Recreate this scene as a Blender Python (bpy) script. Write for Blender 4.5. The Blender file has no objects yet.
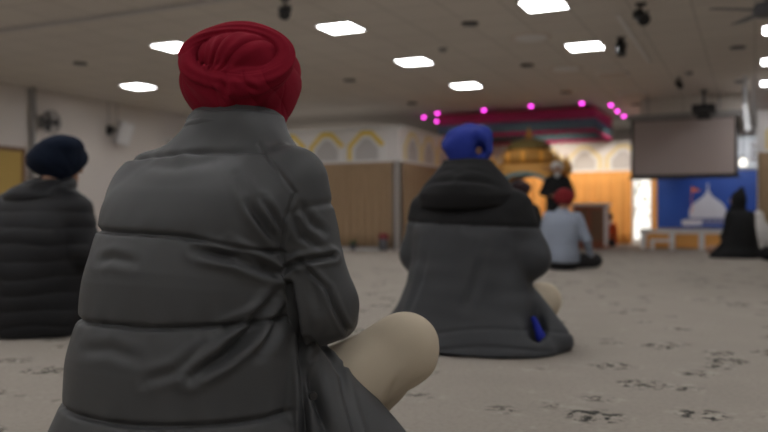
import bpy, bmesh, math, random
import numpy as np
from mathutils import Vector, Matrix
random.seed(7); rng = np.random.default_rng(7)
scn = bpy.context.scene
COL = scn.collection
PI = math.pi
# ------------------------------------------------------------------ view frame
YAW = math.radians(24.9)
FX, FY = -math.sin(YAW), math.cos(YAW)
RX, RY = math.cos(YAW), math.sin(YAW)
FPX, CX, HY, CAMH, CEIL = 800.0, 384.0, 219.0, 0.57, 2.82

def gp(px, z):                       # ground point at camera depth z
    X = (px-CX)/FPX*z
    return FX*z+RX*X, FY*z+RY*X
def dep_y(px, Y):                    # depth of the room plane y=Y along a column
    return Y/(FY+RY*(px-CX)/FPX)
def dep_x(px, X):
    return X/(FX+RX*(px-CX)/FPX)
def hz(py, z): return CAMH-(py-HY)*z/FPX
def onY(px, py, Y):
    z = dep_y(px, Y); x, y = gp(px, z); return x, hz(py, z)
def onceil(px, py, h=CEIL):
    z = (h-CAMH)*FPX/(HY-py); return gp(px, z)

# ------------------------------------------------------------------ materials
def mat(name, col, rough=0.7, metal=0.0, noise=0.0, nscale=30, bump=0.0, bscale=200, emit=0, sheen=0.0, spec=0.5, ecol=None):
    m = bpy.data.materials.new(name); m.use_nodes = True
    nt = m.node_tree; b = nt.nodes['Principled BSDF']
    b.inputs['Base Color'].default_value = (*col, 1)
    b.inputs['Roughness'].default_value = rough
    b.inputs['Metallic'].default_value = metal
    b.inputs['Specular IOR Level'].default_value = spec
    if sheen: b.inputs['Sheen Weight'].default_value = sheen
    if emit:
        b.inputs['Emission Color'].default_value = (*(ecol or col), 1)
        b.inputs['Emission Strength'].default_value = emit
    tc = nt.nodes.new('ShaderNodeTexCoord')
    if noise:
        n = nt.nodes.new('ShaderNodeTexNoise'); n.inputs['Scale'].default_value = nscale; n.inputs['Detail'].default_value = 4
        nt.links.new(tc.outputs['Object'], n.inputs['Vector'])
        mx = nt.nodes.new('ShaderNodeMixRGB'); mx.blend_type = 'MIX'
        mx.inputs[1].default_value = (*[c*(1-noise) for c in col], 1)
        mx.inputs[2].default_value = (*[min(1, c*(1+noise)) for c in col], 1)
        nt.links.new(n.outputs['Fac'], mx.inputs[0]); nt.links.new(mx.outputs[0], b.inputs['Base Color'])
    if bump:
        n2 = nt.nodes.new('ShaderNodeTexNoise'); n2.inputs['Scale'].default_value = bscale; n2.inputs['Detail'].default_value = 3
        nt.links.new(tc.outputs['Object'], n2.inputs['Vector'])
        bp = nt.nodes.new('ShaderNodeBump'); bp.inputs['Strength'].default_value = bump; bp.inputs['Distance'].default_value = 0.003
        nt.links.new(n2.outputs['Fac'], bp.inputs['Height']); nt.links.new(bp.outputs[0], b.inputs['Normal'])
    return m

M = {}
M['grey_nylon'] = mat('grey_nylon', (.060, .062, .064), .54, noise=.06, nscale=4, bump=.12, bscale=700, spec=.4)
M['grey_shell'] = mat('grey_shell', (.044, .047, .052), .6, noise=.08, nscale=5, bump=.1, bscale=500, spec=.35)
M['black_cloth'] = mat('black_cloth', (.012, .012, .013), .8, noise=.15, nscale=12, spec=.25)
M['black_nylon'] = mat('black_nylon', (.009, .0095, .0115), .55, noise=.1, nscale=8, spec=.3)
M['red_turban'] = mat('red_turban', (.25, .010, .026), .9, noise=.10, nscale=10, bump=.15, bscale=500, spec=.15)
M['far_red'] = mat('far_red', (.19, .018, .022), .9, spec=.15)
M['navy_turban'] = mat('navy_turban', (.008, .014, .031), .9, noise=.15, nscale=30, spec=.2)
M['blue_cloth'] = mat('blue_cloth', (.022, .042, .30), .8, noise=.12, nscale=15, spec=.2)
M['bright_blue'] = mat('bright_blue', (.008, .02, .34), .8)
M['beige_cotton'] = mat('beige_cotton', (.55, .475, .36), .85, noise=.06, nscale=6, bump=.15, bscale=400, spec=.2)
M['shirt_blue'] = mat('shirt_blue', (.28, .32, .395), .85, noise=.05, nscale=8)
M['dark_trouser'] = mat('dark_trouser', (.018, .018, .02), .85)
M['white_cloth'] = mat('white_cloth', (.72, .70, .67), .85)
M['orange_cloth'] = mat('orange_cloth', (.75, .14, .03), .85)
M['maroon_turban'] = mat('maroon_turban', (.022, .007, .009), .85)
M['skin'] = mat('skin', (.36, .20, .13), .55, noise=.06, nscale=20)
M['hair'] = mat('hair', (.012, .010, .009), .6)
M['white_hair'] = mat('white_hair', (.55, .54, .52), .8)
M['eye'] = mat('eye', (.05, .03, .02), .2)
M['seam_black'] = mat('seam_black', (.006, .006, .006), .9)
M['snap'] = mat('snap', (.05, .05, .05), .35, metal=.6)

# --- room materials
def carpet():
    m = bpy.data.materials.new('carpet'); m.use_nodes = True
    nt = m.node_tree; N = nt.nodes; L = nt.links; b = N['Principled BSDF']
    b.inputs['Roughness'].default_value = .95; b.inputs['Specular IOR Level'].default_value = .1
    tc = N.new('ShaderNodeTexCoord')
    def noise(s, d=3, r=.55):
        n = N.new('ShaderNodeTexNoise'); n.inputs['Scale'].default_value = s; n.inputs['Detail'].default_value = d; n.inputs['Roughness'].default_value = r
        L.new(tc.outputs['Object'], n.inputs['Vector']); return n.outputs['Fac']
    def step(src, lo, hi):
        r = N.new('ShaderNodeMapRange'); r.interpolation_type = 'SMOOTHSTEP'
        r.inputs[1].default_value = lo; r.inputs[2].default_value = hi; L.new(src, r.inputs[0]); return r.outputs[0]
    def mul(a, c):
        r = N.new('ShaderNodeMath'); r.operation = 'MULTIPLY'
        L.new(a, r.inputs[0])
        if isinstance(c, float): r.inputs[1].default_value = c
        else: L.new(c, r.inputs[1])
        return r.outputs[0]
    def mix(f, c1, c2):
        r = N.new('ShaderNodeMixRGB'); L.new(f, r.inputs[0])
        for k, c in ((1, c1), (2, c2)):
            if isinstance(c, tuple): r.inputs[k].default_value = (*c, 1)
            else: L.new(c, r.inputs[k])
        return r.outputs[0]
    vo = N.new('ShaderNodeTexVoronoi'); vo.inputs['Scale'].default_value = 3.9; vo.inputs['Randomness'].default_value = .8
    L.new(tc.outputs['Object'], vo.inputs['Vector'])
    cell = step(vo.outputs['Distance'], .40, .26)
    base = mix(noise(3.0), (.33, .295, .255), (.40, .36, .315))
    base = mix(mul(step(noise(60, 2), .4, .7), .35), base, (.25, .225, .195))
    # pale and dark woven leaf motifs
    pale = mul(step(noise(17, 4, .65), .54, .60), step(vo.outputs['Distance'], .55, .30))
    c = mix(mul(pale, .40), base, (.56, .52, .46))
    dark = mul(step(noise(24, 3, .65), .505, .55), cell)
    c = mix(mul(dark, .95), c, (.04, .04, .037))
    L.new(c, b.inputs['Base Color'])
    bp = N.new('ShaderNodeBump'); bp.inputs['Strength'].default_value = .5; bp.inputs['Distance'].default_value = .006
    L.new(noise(350, 2), bp.inputs['Height']); L.new(bp.outputs[0], b.inputs['Normal'])
    return m
M['carpet'] = carpet()
def ceiling_mat():
    m = bpy.data.materials.new('ceiling_tiles'); m.use_nodes = True
    nt = m.node_tree; N = nt.nodes; L = nt.links; b = N['Principled BSDF']
    b.inputs['Roughness'].default_value = .9
    tc = N.new('ShaderNodeTexCoord')
    br = N.new('ShaderNodeTexBrick'); br.offset = 0; br.inputs['Scale'].default_value = 1
    br.inputs['Brick Width'].default_value = .6; br.inputs['Row Height'].default_value = .6
    br.inputs['Mortar Size'].default_value = .012; br.inputs['Mortar Smooth'].default_value = .3
    br.inputs['Color1'].default_value = (.70, .652, .592, 1); br.inputs['Color2'].default_value = (.67, .622, .568, 1)
    br.inputs['Mortar'].default_value = (.53, .49, .445, 1)
    L.new(tc.outputs['Object'], br.inputs['Vector']); L.new(br.outputs['Color'], b.inputs['Base Color'])
    return m
M['ceiling'] = ceiling_mat()
M['wall'] = mat('wall_paint', (.74, .69, .65), .85, noise=.03, nscale=1.5)
M['fascia'] = mat('fascia_white', (.80, .77, .76), .6)
M['panel_grey'] = mat('panel_grey', (.54, .52, .51), .7)
M['yellow'] = mat('yellow_paint', (.80, .58, .08), .5)
M['pale_yellow'] = mat('pale_yellow_paint', (.78, .66, .36), .5)
M['white'] = mat('white_paint', (.78, .77, .76), .5)
M['tan_curtain'] = mat('tan_curtain', (.36, .245, .145), .85, noise=.06, nscale=3)
M['orange_curtain'] = mat('orange_curtain', (.76, .37, .10), .8, noise=.06, nscale=3)
M['wood'] = mat('dark_wood', (.30, .095, .045), .45, noise=.25, nscale=9)
M['oak'] = mat('frame_wood', (.20, .105, .055), .5, noise=.15, nscale=9)
M['gold'] = mat('gold_leaf', (.50, .27, .07), .5, metal=.3, noise=.3, nscale=14)
M['gold_bright'] = mat('gold_bright', (.80, .40, .07), .45, metal=.3)
M['green_gold'] = mat('green_gold', (.15, .12, .045), .55, metal=.1, noise=.25, nscale=14)
M['teal'] = mat('teal_cloth', (.15, .28, .33), .7, noise=.35, nscale=14)
M['magenta'] = mat('magenta_cloth', (.55, .06, .19), .7, noise=.2, nscale=10)
M['pink_edge'] = mat('pink_edge', (.62, .09, .17), .6)
M['black_plastic'] = mat('black_plastic', (.015, .015, .016), .45)
M['grey_plastic'] = mat('grey_plastic', (.30, .29, .28), .5)
M['white_plastic'] = mat('white_plastic', (.62, .62, .63), .45)
M['steel'] = mat('steel', (.45, .45, .46), .35, metal=.9)
M['screen_cloth'] = mat('screen_cloth', (.40, .335, .315), .85)
M['lamp_on'] = mat('lamp_on', (.95, .96, 1), .5, emit=20.0, ecol=(.985, .985, 1))
M['lamp_off'] = mat('lamp_off', (.60, .52, .45), .6)
M['pink_led'] = mat('pink_led', (.9, .1, .8), .5, emit=6, ecol=(1, .06, .75))
M['warm_bulb'] = mat('warm_bulb', (1, .95, .8), .5, emit=2, ecol=(1, .93, .78))
M['tube_white'] = mat('tube_white', (.9, .9, .92), .4, emit=.3, ecol=(.95, .96, 1))
M['silver_ball'] = mat('silver_ball', (.8, .8, .85), .15, metal=1)
M['notice_yellow'] = mat('notice_yellow', (.56, .38, .11), .8)
M['poster_blue'] = mat('poster_blue', (.012, .06, .31), .45, noise=.35, nscale=1.4)
M['poster_white'] = mat('poster_white', (.62, .58, .60), .5, noise=.1, nscale=6)
M['poster_pale'] = mat('poster_pale', (.36, .35, .48), .5)
M['poster_dark'] = mat('poster_dark', (.06, .06, .16), .5)
M['flag_orange'] = mat('flag_orange', (.70, .16, .05), .6)
M['fire_red'] = mat('fire_red', (.20, .02, .025), .6)
M['bin_grey'] = mat('bin_grey', (.10, .10, .11), .5)
M['green_plant'] = mat('leaf_green', (.03, .10, .03), .6)
def day_mat():
    m = bpy.data.materials.new('daylight_pane'); m.use_nodes = True
    nt = m.node_tree; N = nt.nodes; L = nt.links; b = N['Principled BSDF']
    tc = N.new('ShaderNodeTexCoord'); n = N.new('ShaderNodeTexNoise'); n.inputs['Scale'].default_value = 5
    L.new(tc.outputs['Object'], n.inputs['Vector'])
    cr = N.new('ShaderNodeValToRGB'); cr.color_ramp.elements[0].position = .34; cr.color_ramp.elements[0].color = (.30, .30, .25, 1)
    cr.color_ramp.elements[1].position = .47; cr.color_ramp.elements[1].color = (1, .97, .9, 1)
    L.new(n.outputs['Fac'], cr.inputs[0]); L.new(cr.outputs[0], b.inputs['Emission Color']); b.inputs['Emission Strength'].default_value = 1.5
    b.inputs['Roughness'].default_value = .1; b.inputs['Base Color'].default_value = (.05, .05, .05, 1)
    return m
M['daylight'] = day_mat()

# ------------------------------------------------------------------ object helpers
def tag(o, label=None, cat=None, group=None, kind=None):
    if label: o['label'] = label
    if cat: o['category'] = cat
    if group: o['group'] = group
    if kind: o['kind'] = kind
    return o
def empty(name, loc=(0, 0, 0), rz=0, label=None, cat=None, group=None, sc=1):
    o = bpy.data.objects.new(name, None); COL.objects.link(o)
    o.location = loc; o.rotation_euler = (0, 0, rz); o.scale = (sc, sc, sc); o.empty_display_size = .1
    return tag(o, label, cat, group)
def copy_tree(o, parent=None):
    c = o.copy(); COL.objects.link(c)
    if parent is not None: c.parent = parent
    for ch in [k for k in COL.objects if k.parent == o]: copy_tree(ch, c)
    return c

class MB:
    def __init__(s): s.v = []; s.f = []; s.m = []
    def add(s, vs, fs, mi=0):
        k = len(s.v); s.v += [tuple(v) for v in vs]; s.f += [tuple(i+k for i in f) for f in fs]; s.m += [mi]*len(fs); return s
    def box(s, lo, hi, mi=0):
        (a, b, c), (d, e, f) = lo, hi
        vs = [(a,b,c),(d,b,c),(d,e,c),(a,e,c),(a,b,f),(d,b,f),(d,e,f),(a,e,f)]
        return s.add(vs, [(0,3,2,1),(4,5,6,7),(0,1,5,4),(1,2,6,5),(2,3,7,6),(3,0,4,7)], mi)
    def cbox(s, c, d, mi=0): return s.box([c[i]-d[i]/2 for i in range(3)], [c[i]+d[i]/2 for i in range(3)], mi)
    def lathe(s, prof, c=(0, 0, 0), n=24, mi=0, axis='z', sx=1, sy=1):
        vs = []; fs = []
        for r, z in prof:
            for k in range(n):
                t = 2*PI*k/n; p = (r*math.cos(t)*sx, r*math.sin(t)*sy, z)
                if axis == 'y': p = (p[0], -p[2], p[1])
                if axis == 'x': p = (p[2], p[0], p[1])
                vs.append((p[0]+c[0], p[1]+c[1], p[2]+c[2]))
        for i in range(len(prof)-1):
            for k in range(n):
                fs.append((i*n+k, i*n+(k+1)%n, (i+1)*n+(k+1)%n, (i+1)*n+k))
        fs.append(tuple(range(n))[::-1]); fs.append(tuple(range((len(prof)-1)*n, len(prof)*n)))
        return s.add(vs, fs, mi)
    def tube(s, pts, r, n=10, mi=0, closed=False):
        pts = [Vector(p) for p in pts]; vs = []; fs = []; m_ = len(pts)
        rr = r if isinstance(r, (list, tuple)) else [r]*m_
        up = Vector((0, 0, 1))
        for i, p in enumerate(pts):
            if closed: t = pts[(i+1) % m_]-pts[i-1]
            else: t = pts[min(i+1, m_-1)]-pts[max(i-1, 0)]
            t.normalize()
            a = t.cross(up)
            if a.length < 1e-3: a = t.cross(Vector((1, 0, 0)))
            a.normalize(); b = t.cross(a)
            for k in range(n):
                q = 2*PI*k/n; vs.append(p+(a*math.cos(q)+b*math.sin(q))*rr[i])
        for i in range(m_ if closed else m_-1):
            j = (i+1) % m_
            for k in range(n): fs.append((i*n+k, i*n+(k+1) % n, j*n+(k+1) % n, j*n+k))
        if not closed: fs += [tuple(range(n))[::-1], tuple(range((m_-1)*n, m_*n))]
        return s.add(vs, fs, mi)
    def prism(s, poly, y0, y1, mi=0):        # polygon in xz, extruded in y
        n = len(poly); vs = [(x, y0, z) for x, z in poly]+[(x, y1, z) for x, z in poly]
        fs = [tuple(range(n)), tuple(range(2*n-1, n-1, -1))]+[(i, i+n, (i+1) % n+n, (i+1) % n) for i in range(n)]
        return s.add(vs, fs, mi)
    def build(s, name, mats, parent=None, smooth=False, bev=0, loc=None, rz=0, xf=None):
        me = bpy.data.meshes.new(name); me.from_pydata(s.v, [], s.f)
        for m in (mats if isinstance(mats, list) else [mats]): me.materials.append(m)
        me.polygons.foreach_set('material_index', s.m)
        bm = bmesh.new(); bm.from_mesh(me); bmesh.ops.recalc_face_normals(bm, faces=bm.faces); bm.to_mesh(me); bm.free()
        if smooth:
            me.polygons.foreach_set('use_smooth', [True]*len(me.polygons))
        o = bpy.data.objects.new(name, me); COL.objects.link(o)
        if smooth:
            try: me.set_sharp_from_angle(angle=math.radians(40))
            except Exception: pass
        if parent: o.parent = parent
        if loc: o.location = loc
        if rz: o.rotation_euler = (0, 0, rz)
        if bev:
            b = o.modifiers.new('bevel', 'BEVEL'); b.width = bev; b.segments = 2; b.limit_method = 'ANGLE'
        return o
def struct(o): o['kind'] = 'structure'; return o

# ------------------------------------------------------------------ distance-field sculpting
def A(*p): return np.array(p, dtype=np.float32)
class Prim:
    def __init__(s, f, lo, hi): s.f = f; s.lo = np.array(lo, float); s.hi = np.array(hi, float)
def cap(a, b, ra, rb=None, sc=(1, 1, 1)):
    rb = ra if rb is None else rb
    a = np.array(a, float); b = np.array(b, float); S = np.array(sc, float)
    def f(x, y, z):
        ax, ay, az = (x-a[0])/S[0], (y-a[1])/S[1], (z-a[2])/S[2]
        d = (b-a)/S; L = max((d*d).sum(), 1e-9)
        h = np.clip((ax*d[0]+ay*d[1]+az*d[2])/L, 0, 1)
        return (np.sqrt((ax-h*d[0])**2+(ay-h*d[1])**2+(az-h*d[2])**2)-(ra+(rb-ra)*h))*min(sc)
    R = max(ra, rb)*S
    return Prim(f, np.minimum(a, b)-R, np.maximum(a, b)+R)
def ell(c, r, axes=None):
    c = np.array(c, float); r = np.array(r, float)
    Q = np.eye(3) if axes is None else np.array(axes, float)
    def f(x, y, z):
        X, Y, Z = x-c[0], y-c[1], z-c[2]
        u = [Q[i][0]*X+Q[i][1]*Y+Q[i][2]*Z for i in range(3)]
        k0 = np.sqrt(sum((u[i]/r[i])**2 for i in range(3)))
        k1 = np.sqrt(sum((u[i]/r[i]**2)**2 for i in range(3)))+1e-6
        return k0*(k0-1)/k1
    R = np.abs(Q.T)@r
    return Prim(f, c-R, c+R)
def torus(c, axes, R1, R2, r, rlow=None):      # elliptic ring in the plane of axes[0], axes[1]
    c = np.array(c, float); Q = np.array(axes, float)
    def f(x, y, z):
        X, Y, Z = x-c[0], y-c[1], z-c[2]
        u, v, w = [Q[i][0]*X+Q[i][1]*Y+Q[i][2]*Z for i in range(3)]
        t = np.sqrt((u/R1)**2+(v/R2)**2)+1e-6
        rho = np.sqrt(u*u+v*v)
        rr = r if rlow is None else r+(rlow-r)*np.clip(-v/R2, 0, 1)
        return np.sqrt((rho-rho/t)**2+w*w)-rr
    m = max(R1, R2)+max(r, rlow or 0)
    return Prim(f, c-m, c+m)
def loft(rows, n=2.2):              # rows: (z, cx, cy, rx, ry)
    rows = np.array(rows, float); zs = rows[:, 0]
    # smooth resampling
    zz = np.linspace(zs[0], zs[-1], 160)
    def sm(k):
        v = np.interp(zz, zs, rows[:, k]); ker = np.hanning(19); ker /= ker.sum()
        return np.convolve(np.pad(v, 9, mode='edge'), ker, 'valid')
    T = [sm(k) for k in range(1, 5)]
    def f(x, y, z):
        cx, cy, rx, ry = [np.interp(z, zz, t) for t in T]
        q = (np.abs((x-cx)/rx)**n+np.abs((y-cy)/ry)**n)**(1/n)
        d = (q-1)*np.minimum(rx, ry)
        return np.maximum(d, np.maximum(zs[0]-z, z-zs[-1]))
    mx = rows[:, 3].max(); my = rows[:, 4].max()
    return Prim(f, (rows[:, 1].min()-mx, rows[:, 2].min()-my, zs[0]), (rows[:, 1].max()+mx, rows[:, 2].max()+my, zs[-1]))
def smin(a, b, k):
    h = np.maximum(k-np.abs(a-b), 0)/k
    return np.minimum(a, b)-h*h*k*.25

def surface_nets(d, org, h):
    s = d < 0
    nx, ny, nz = d.shape
    cnt = np.zeros((nx-1, ny-1, nz-1), np.int8)
    for i in (0, 1):
        for j in (0, 1):
            for k in (0, 1): cnt += s[i:nx-1+i, j:ny-1+j, k:nz-1+k]
    act = (cnt > 0) & (cnt < 8)
    ii, jj, kk = np.nonzero(act)
    idx = np.full(act.shape, -1, np.int64); idx[ii, jj, kk] = np.arange(len(ii))
    acc = np.zeros((len(ii), 3)); num = np.zeros(len(ii))
    base = np.stack([ii, jj, kk], 1).astype(float)
    for ax in range(3):
        o1, o2 = [a for a in range(3) if a != ax]
        for p in (0, 1):
            for q in (0, 1):
                off = [0, 0, 0]; off[o1] = p; off[o2] = q
                off2 = list(off); off2[ax] = 1
                a = d[ii+off[0], jj+off[1], kk+off[2]]; b = d[ii+off2[0], jj+off2[1], kk+off2[2]]
                c = (a < 0) != (b < 0)
                t = np.where(c, a/np.where(c, a-b, 1), 0)
                pt = base+np.array(off); pt[:, ax] += t
                acc += np.where(c[:, None], pt, 0); num += c
    v = acc/num[:, None]*h+np.array(org)
    faces = []
    for ax in range(3):
        o1, o2 = [(1, 2), (2, 0), (0, 1)][ax]
        sl0 = [slice(None)]*3; sl1 = [slice(None)]*3
        sl0[ax] = slice(0, -1); sl1[ax] = slice(1, None)
        sa, sb = s[tuple(sl0)], s[tuple(sl1)]
        e = np.argwhere(sa != sb)
        ok = (e[:, o1] > 0) & (e[:, o2] > 0) & (e[:, o1] < d.shape[o1]-1) & (e[:, o2] < d.shape[o2]-1)
        e = e[ok]
        if not len(e): continue
        inside = sa[e[:, 0], e[:, 1], e[:, 2]]
        def g(p, q):
            c = e.copy(); c[:, o1] -= p; c[:, o2] -= q
            return idx[c[:, 0], c[:, 1], c[:, 2]]
        qd = np.stack([g(1, 1), g(0, 1), g(0, 0), g(1, 0)], 1)
        qd[~inside] = qd[~inside][:, ::-1]
        faces.append(qd)
    return v, np.concatenate(faces)

class Vol:
    def __init__(s, h): s.h = h; s.ops = []
    def add(s, p, k=.02): s.ops.append(('u', p, k)); return s
    def sub(s, p, k=.01): s.ops.append(('s', p, k)); return s
    def cut(s, f): s.ops.append(('c', f, 0)); return s
    def grid(s):
        us = [o for o in s.ops if o[0] == 'u']
        lo = np.min([o[1].lo for o in us], 0)-3*s.h-.012; hi = np.max([o[1].hi for o in us], 0)+3*s.h+.012
        n = np.ceil((hi-lo)/s.h).astype(int)+1
        ax = [(lo[i]+np.arange(n[i])*s.h).astype(np.float32) for i in range(3)]
        d = np.full(n, 1.0, np.float32)
        for op, p, k in s.ops:
            if op == 'c':
                d = np.maximum(d, p(ax[0][:, None, None], ax[1][None, :, None], ax[2][None, None, :])); continue
            m = k+4*s.h
            a = np.clip(np.floor((p.lo-m-lo)/s.h).astype(int), 0, n-1); b = np.clip(np.ceil((p.hi+m-lo)/s.h).astype(int)+1, 1, n)
            if (b <= a).any(): continue
            sl = tuple(slice(a[i], b[i]) for i in range(3))
            q = p.f(ax[0][sl[0]][:, None, None], ax[1][sl[1]][None, :, None], ax[2][sl[2]][None, None, :]).astype(np.float32)
            if op == 'u': d[sl] = smin(d[sl], q, k)
            else: d[sl] = -smin(-d[sl], q, k)
        return d, lo
    def mesh(s, name, mats, parent=None, disp=None, fmat=None, subdiv=0, smooth=2):
        d, lo = s.grid()
        v, f = surface_nets(d, lo, s.h)
        me = bpy.data.meshes.new(name)
        def fill(me, v, f):
            me.vertices.add(len(v)); me.vertices.foreach_set('co', v.astype(np.float32).ravel())
            me.loops.add(f.size); me.loops.foreach_set('vertex_index', f.ravel().astype(np.int32))
            me.polygons.add(len(f)); me.polygons.foreach_set('loop_start', np.arange(0, f.size, 4, dtype=np.int32))
            me.update(calc_edges=True)
        # light relaxation of the lattice
        for _ in range(smooth):
            acc = np.zeros_like(v); cn = np.zeros(len(v))
            for a, b in ((0, 1), (1, 2), (2, 3), (3, 0)):
                np.add.at(acc, f[:, a], v[f[:, b]]); np.add.at(cn, f[:, a], 1)
                np.add.at(acc, f[:, b], v[f[:, a]]); np.add.at(cn, f[:, b], 1)
            v = v*.5+.5*acc/cn[:, None]
        fill(me, v, f)
        if subdiv:
            o = bpy.data.objects.new('tmp', me); COL.objects.link(o)
            sm = o.modifiers.new('s', 'SUBSURF'); sm.levels = subdiv; sm.render_levels = subdiv
            dg = bpy.context.evaluated_depsgraph_get(); me2 = bpy.data.meshes.new_from_object(o.evaluated_get(dg))
            bpy.data.objects.remove(o); bpy.data.meshes.remove(me); me = me2; me.name = name
        if disp:
            n = len(me.vertices); co = np.empty(n*3, np.float32); me.vertices.foreach_get('co', co); co = co.reshape(-1, 3).astype(float)
            nr = np.empty(n*3, np.float32); me.vertex_normals.foreach_get('vector', nr); nr = nr.reshape(-1, 3)
            co = co+nr*disp(co, nr)[:, None]
            co[:, 2] = np.maximum(co[:, 2], .003) if parent is not None and parent.get('seated') else co[:, 2]
            me.vertices.foreach_set('co', co.astype(np.float32).ravel()); me.update()
        for m in (mats if isinstance(mats, list) else [mats]): me.materials.append(m)
        me.polygons.foreach_set('use_smooth', np.ones(len(me.polygons), bool))
        if fmat:
            np_ = len(me.polygons); c = np.empty(np_*3, np.float32); me.polygons.foreach_get('center', c)
            me.polygons.foreach_set('material_index', fmat(c.reshape(-1, 3)).astype(np.int32))
        me.update()
        o = bpy.data.objects.new(name, me); COL.objects.link(o)
        if parent is not None: o.parent = parent
        return o

class Wave:                          # cheap smooth noise: sum of random plane waves
    def __init__(s, freq, n=10, seed=0, stretch=(1, 1, 1)):
        r = np.random.default_rng(seed); k = r.normal(size=(n, 3)); k /= np.linalg.norm(k, axis=1)[:, None]
        s.k = k*freq*np.array(stretch)*(.6+.8*r.random((n, 1))); s.p = r.random(n)*2*PI; s.n = n
    def __call__(s, co): return np.sin(co@s.k.T+s.p).sum(1)/math.sqrt(s.n)
def seg(co, a, b):
    a = np.array(a, float); b = np.array(b, float); d = b-a
    h = np.clip(((co-a)@d)/(d@d), 0, 1)
    return np.linalg.norm(co-a-h[:, None]*d, axis=1), h
def crease(co, pts, depth, w, side=None):
    out = np.zeros(len(co)); L = len(pts)-1; best = np.full(len(co), 9.); hh = np.zeros(len(co))
    for i in range(L):
        d, h = seg(co, pts[i], pts[i+1]); u = d < best; best = np.where(u, d, best); hh = np.where(u, (i+h)/L, hh)
    tp = np.sin(np.clip(hh, 0.02, .98)*PI)**.6
    return -depth*tp*(np.exp(-(best/w)**2)-.55*np.exp(-((best-1.9*w)/(1.1*w))**2))
def gauss(x, w): return np.exp(-(x/w)**2)

# ------------------------------------------------------------------ people
def hand(V, w, d, n, s, k=.008, curl=(20, 45, 60), fr=.0088):
    w, d, n, s = [np.array(q, float) for q in (w, d, n, s)]
    d /= np.linalg.norm(d); n -= d*(n@d); n /= np.linalg.norm(n); s = np.cross(d, n)*np.sign(np.dot(np.cross(d, n), s) or 1)
    for i, (o, L) in enumerate(((.030, .90), (.010, 1.0), (-.010, .94), (-.029, .74))):
        kn = w+d*(.088-abs(o-.008)*.25)+s*o
        V.add(cap(w+d*.012+s*o*.55, kn, .015, .0125), .014)
        p = kn
        for L0, c, r0 in zip((.042, .028, .021), curl, (fr+.001, fr, fr-.001)):
            q = p+(d*math.cos(math.radians(c))+n*math.sin(math.radians(c)))*L0*L
            V.add(cap(p, q, r0, r0-.0006), .004); p = q
    t0 = w+d*.022+s*.022; t1 = t0+(d*.55+s*.75+n*.3)*.042; t2 = t1+(d*.85+s*.25+n*.4)*.034
    V.add(cap(t0, t1, .0145, .011), .012); V.add(cap(t1, t2, .0105, .0085), .004)

def head_prims(V, c, yaw=0.0, pitch=0.0):
    """head centred on c, facing +y turned by yaw; returns mapper"""
    Rm = np.array(Matrix.Rotation(yaw, 3, 'Z') @ Matrix.Rotation(pitch, 3, 'X'))
    c = np.array(c, float)
    def T(*p): return c+Rm@np.array(p, float)
    ax = Rm.T
    V.add(ell(T(0, -.008, .025), (.076, .097, .092), ax), .03)
    V.add(ell(T(0, .030, -.045), (.060, .066, .070), ax), .04)
    V.add(cap(T(0, .072, -.092), T(0, .070, -.085), .022), .025)           # chin
    V.add(cap(T(0, .092, .022), T(0, .112, -.018), .009, .014), .012)        # nose
    for sgn in (-1, 1):
        V.add(cap(T(sgn*.014, .10, -.022), T(sgn*.012, .10, -.022), .009), .008)
        V.add(cap(T(sgn*.018, .088, .038), T(sgn*.050, .074, .034), .010, .008), .012)   # brow
        V.sub(ell(T(sgn*.032, .096, .014), (.017, .016, .010), ax), .012)
        V.add(ell(T(sgn*.032, .078, .013), (.014, .013, .011), ax), .004)  # lidded eye
        V.add(cap(T(sgn*.045, .066, -.02), T(sgn*.050, .05, -.01), .018), .02)      # cheek
        V.add(ell(T(sgn*.078, -.002, .002), (.010, .020, .032), ax), .006)  # ear
        V.sub(ell(T(sgn*.088, .004, .004), (.007, .010, .018), ax), .004)
    V.add(cap(T(-.020, .088, -.050), T(.020, .088, -.050), .007), .008)
    V.add(cap(T(-.016, .087, -.063), T(.016, .087, -.063), .008), .008)
    return T

def seated_body(parent, J, h=.006, yaw=0.0, pitch=0.0):
    V = Vol(h)
    g = lambda n: np.array(J[n], float)
    V.add(ell((0, .0, .115), (.165, .125, .105)), .05)
    V.add(cap(g('pelvis'), g('chest'), .115, .125, (1.2, .85, 1)), .06)
    V.add(cap(g('shl'), g('shr'), .055, .055), .06)
    V.add(cap(g('chest')+A(0, 0, .12), g('head')+A(0, -.02, -.05), .06, .052), .04)
    T = head_prims(V, J['head'], yaw, pitch)
    for s in 'lr':
        sg = -1 if s == 'l' else 1
        V.add(cap(g('sh'+s), g('el'+s), .052, .042), .035)
        V.add(cap(g('el'+s), g('wr'+s), .042, .027), .02)
        w, e = g('wr'+s), g('el'+s)
        d = J.get('hd'+s, w-e); hand(V, w, d, J.get('hn'+s, (0, .2, -1)), J.get('hs'+s, (-sg, .6, 0)), curl=J.get('curl', (20, 45, 60)))
        V.add(cap(g('hip'+s), g('kn'+s), .085, .060), .05)
        V.add(cap(g('kn'+s), g('kn'+s)*.55+g('an'+s)*.45, .058, .054), .03); V.add(cap(g('kn'+s)*.55+g('an'+s)*.45, g('an'+s), .054, .036), .03)
        V.add(cap(g('an'+s), g('to'+s), .036, .022), .03)
    V.ops.append(('c', lambda x, y, z: np.broadcast_to(.004-z, np.broadcast(x, y, z).shape), 0))
    o = V.mesh('body', M['skin'], parent)
    return o, T

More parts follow.
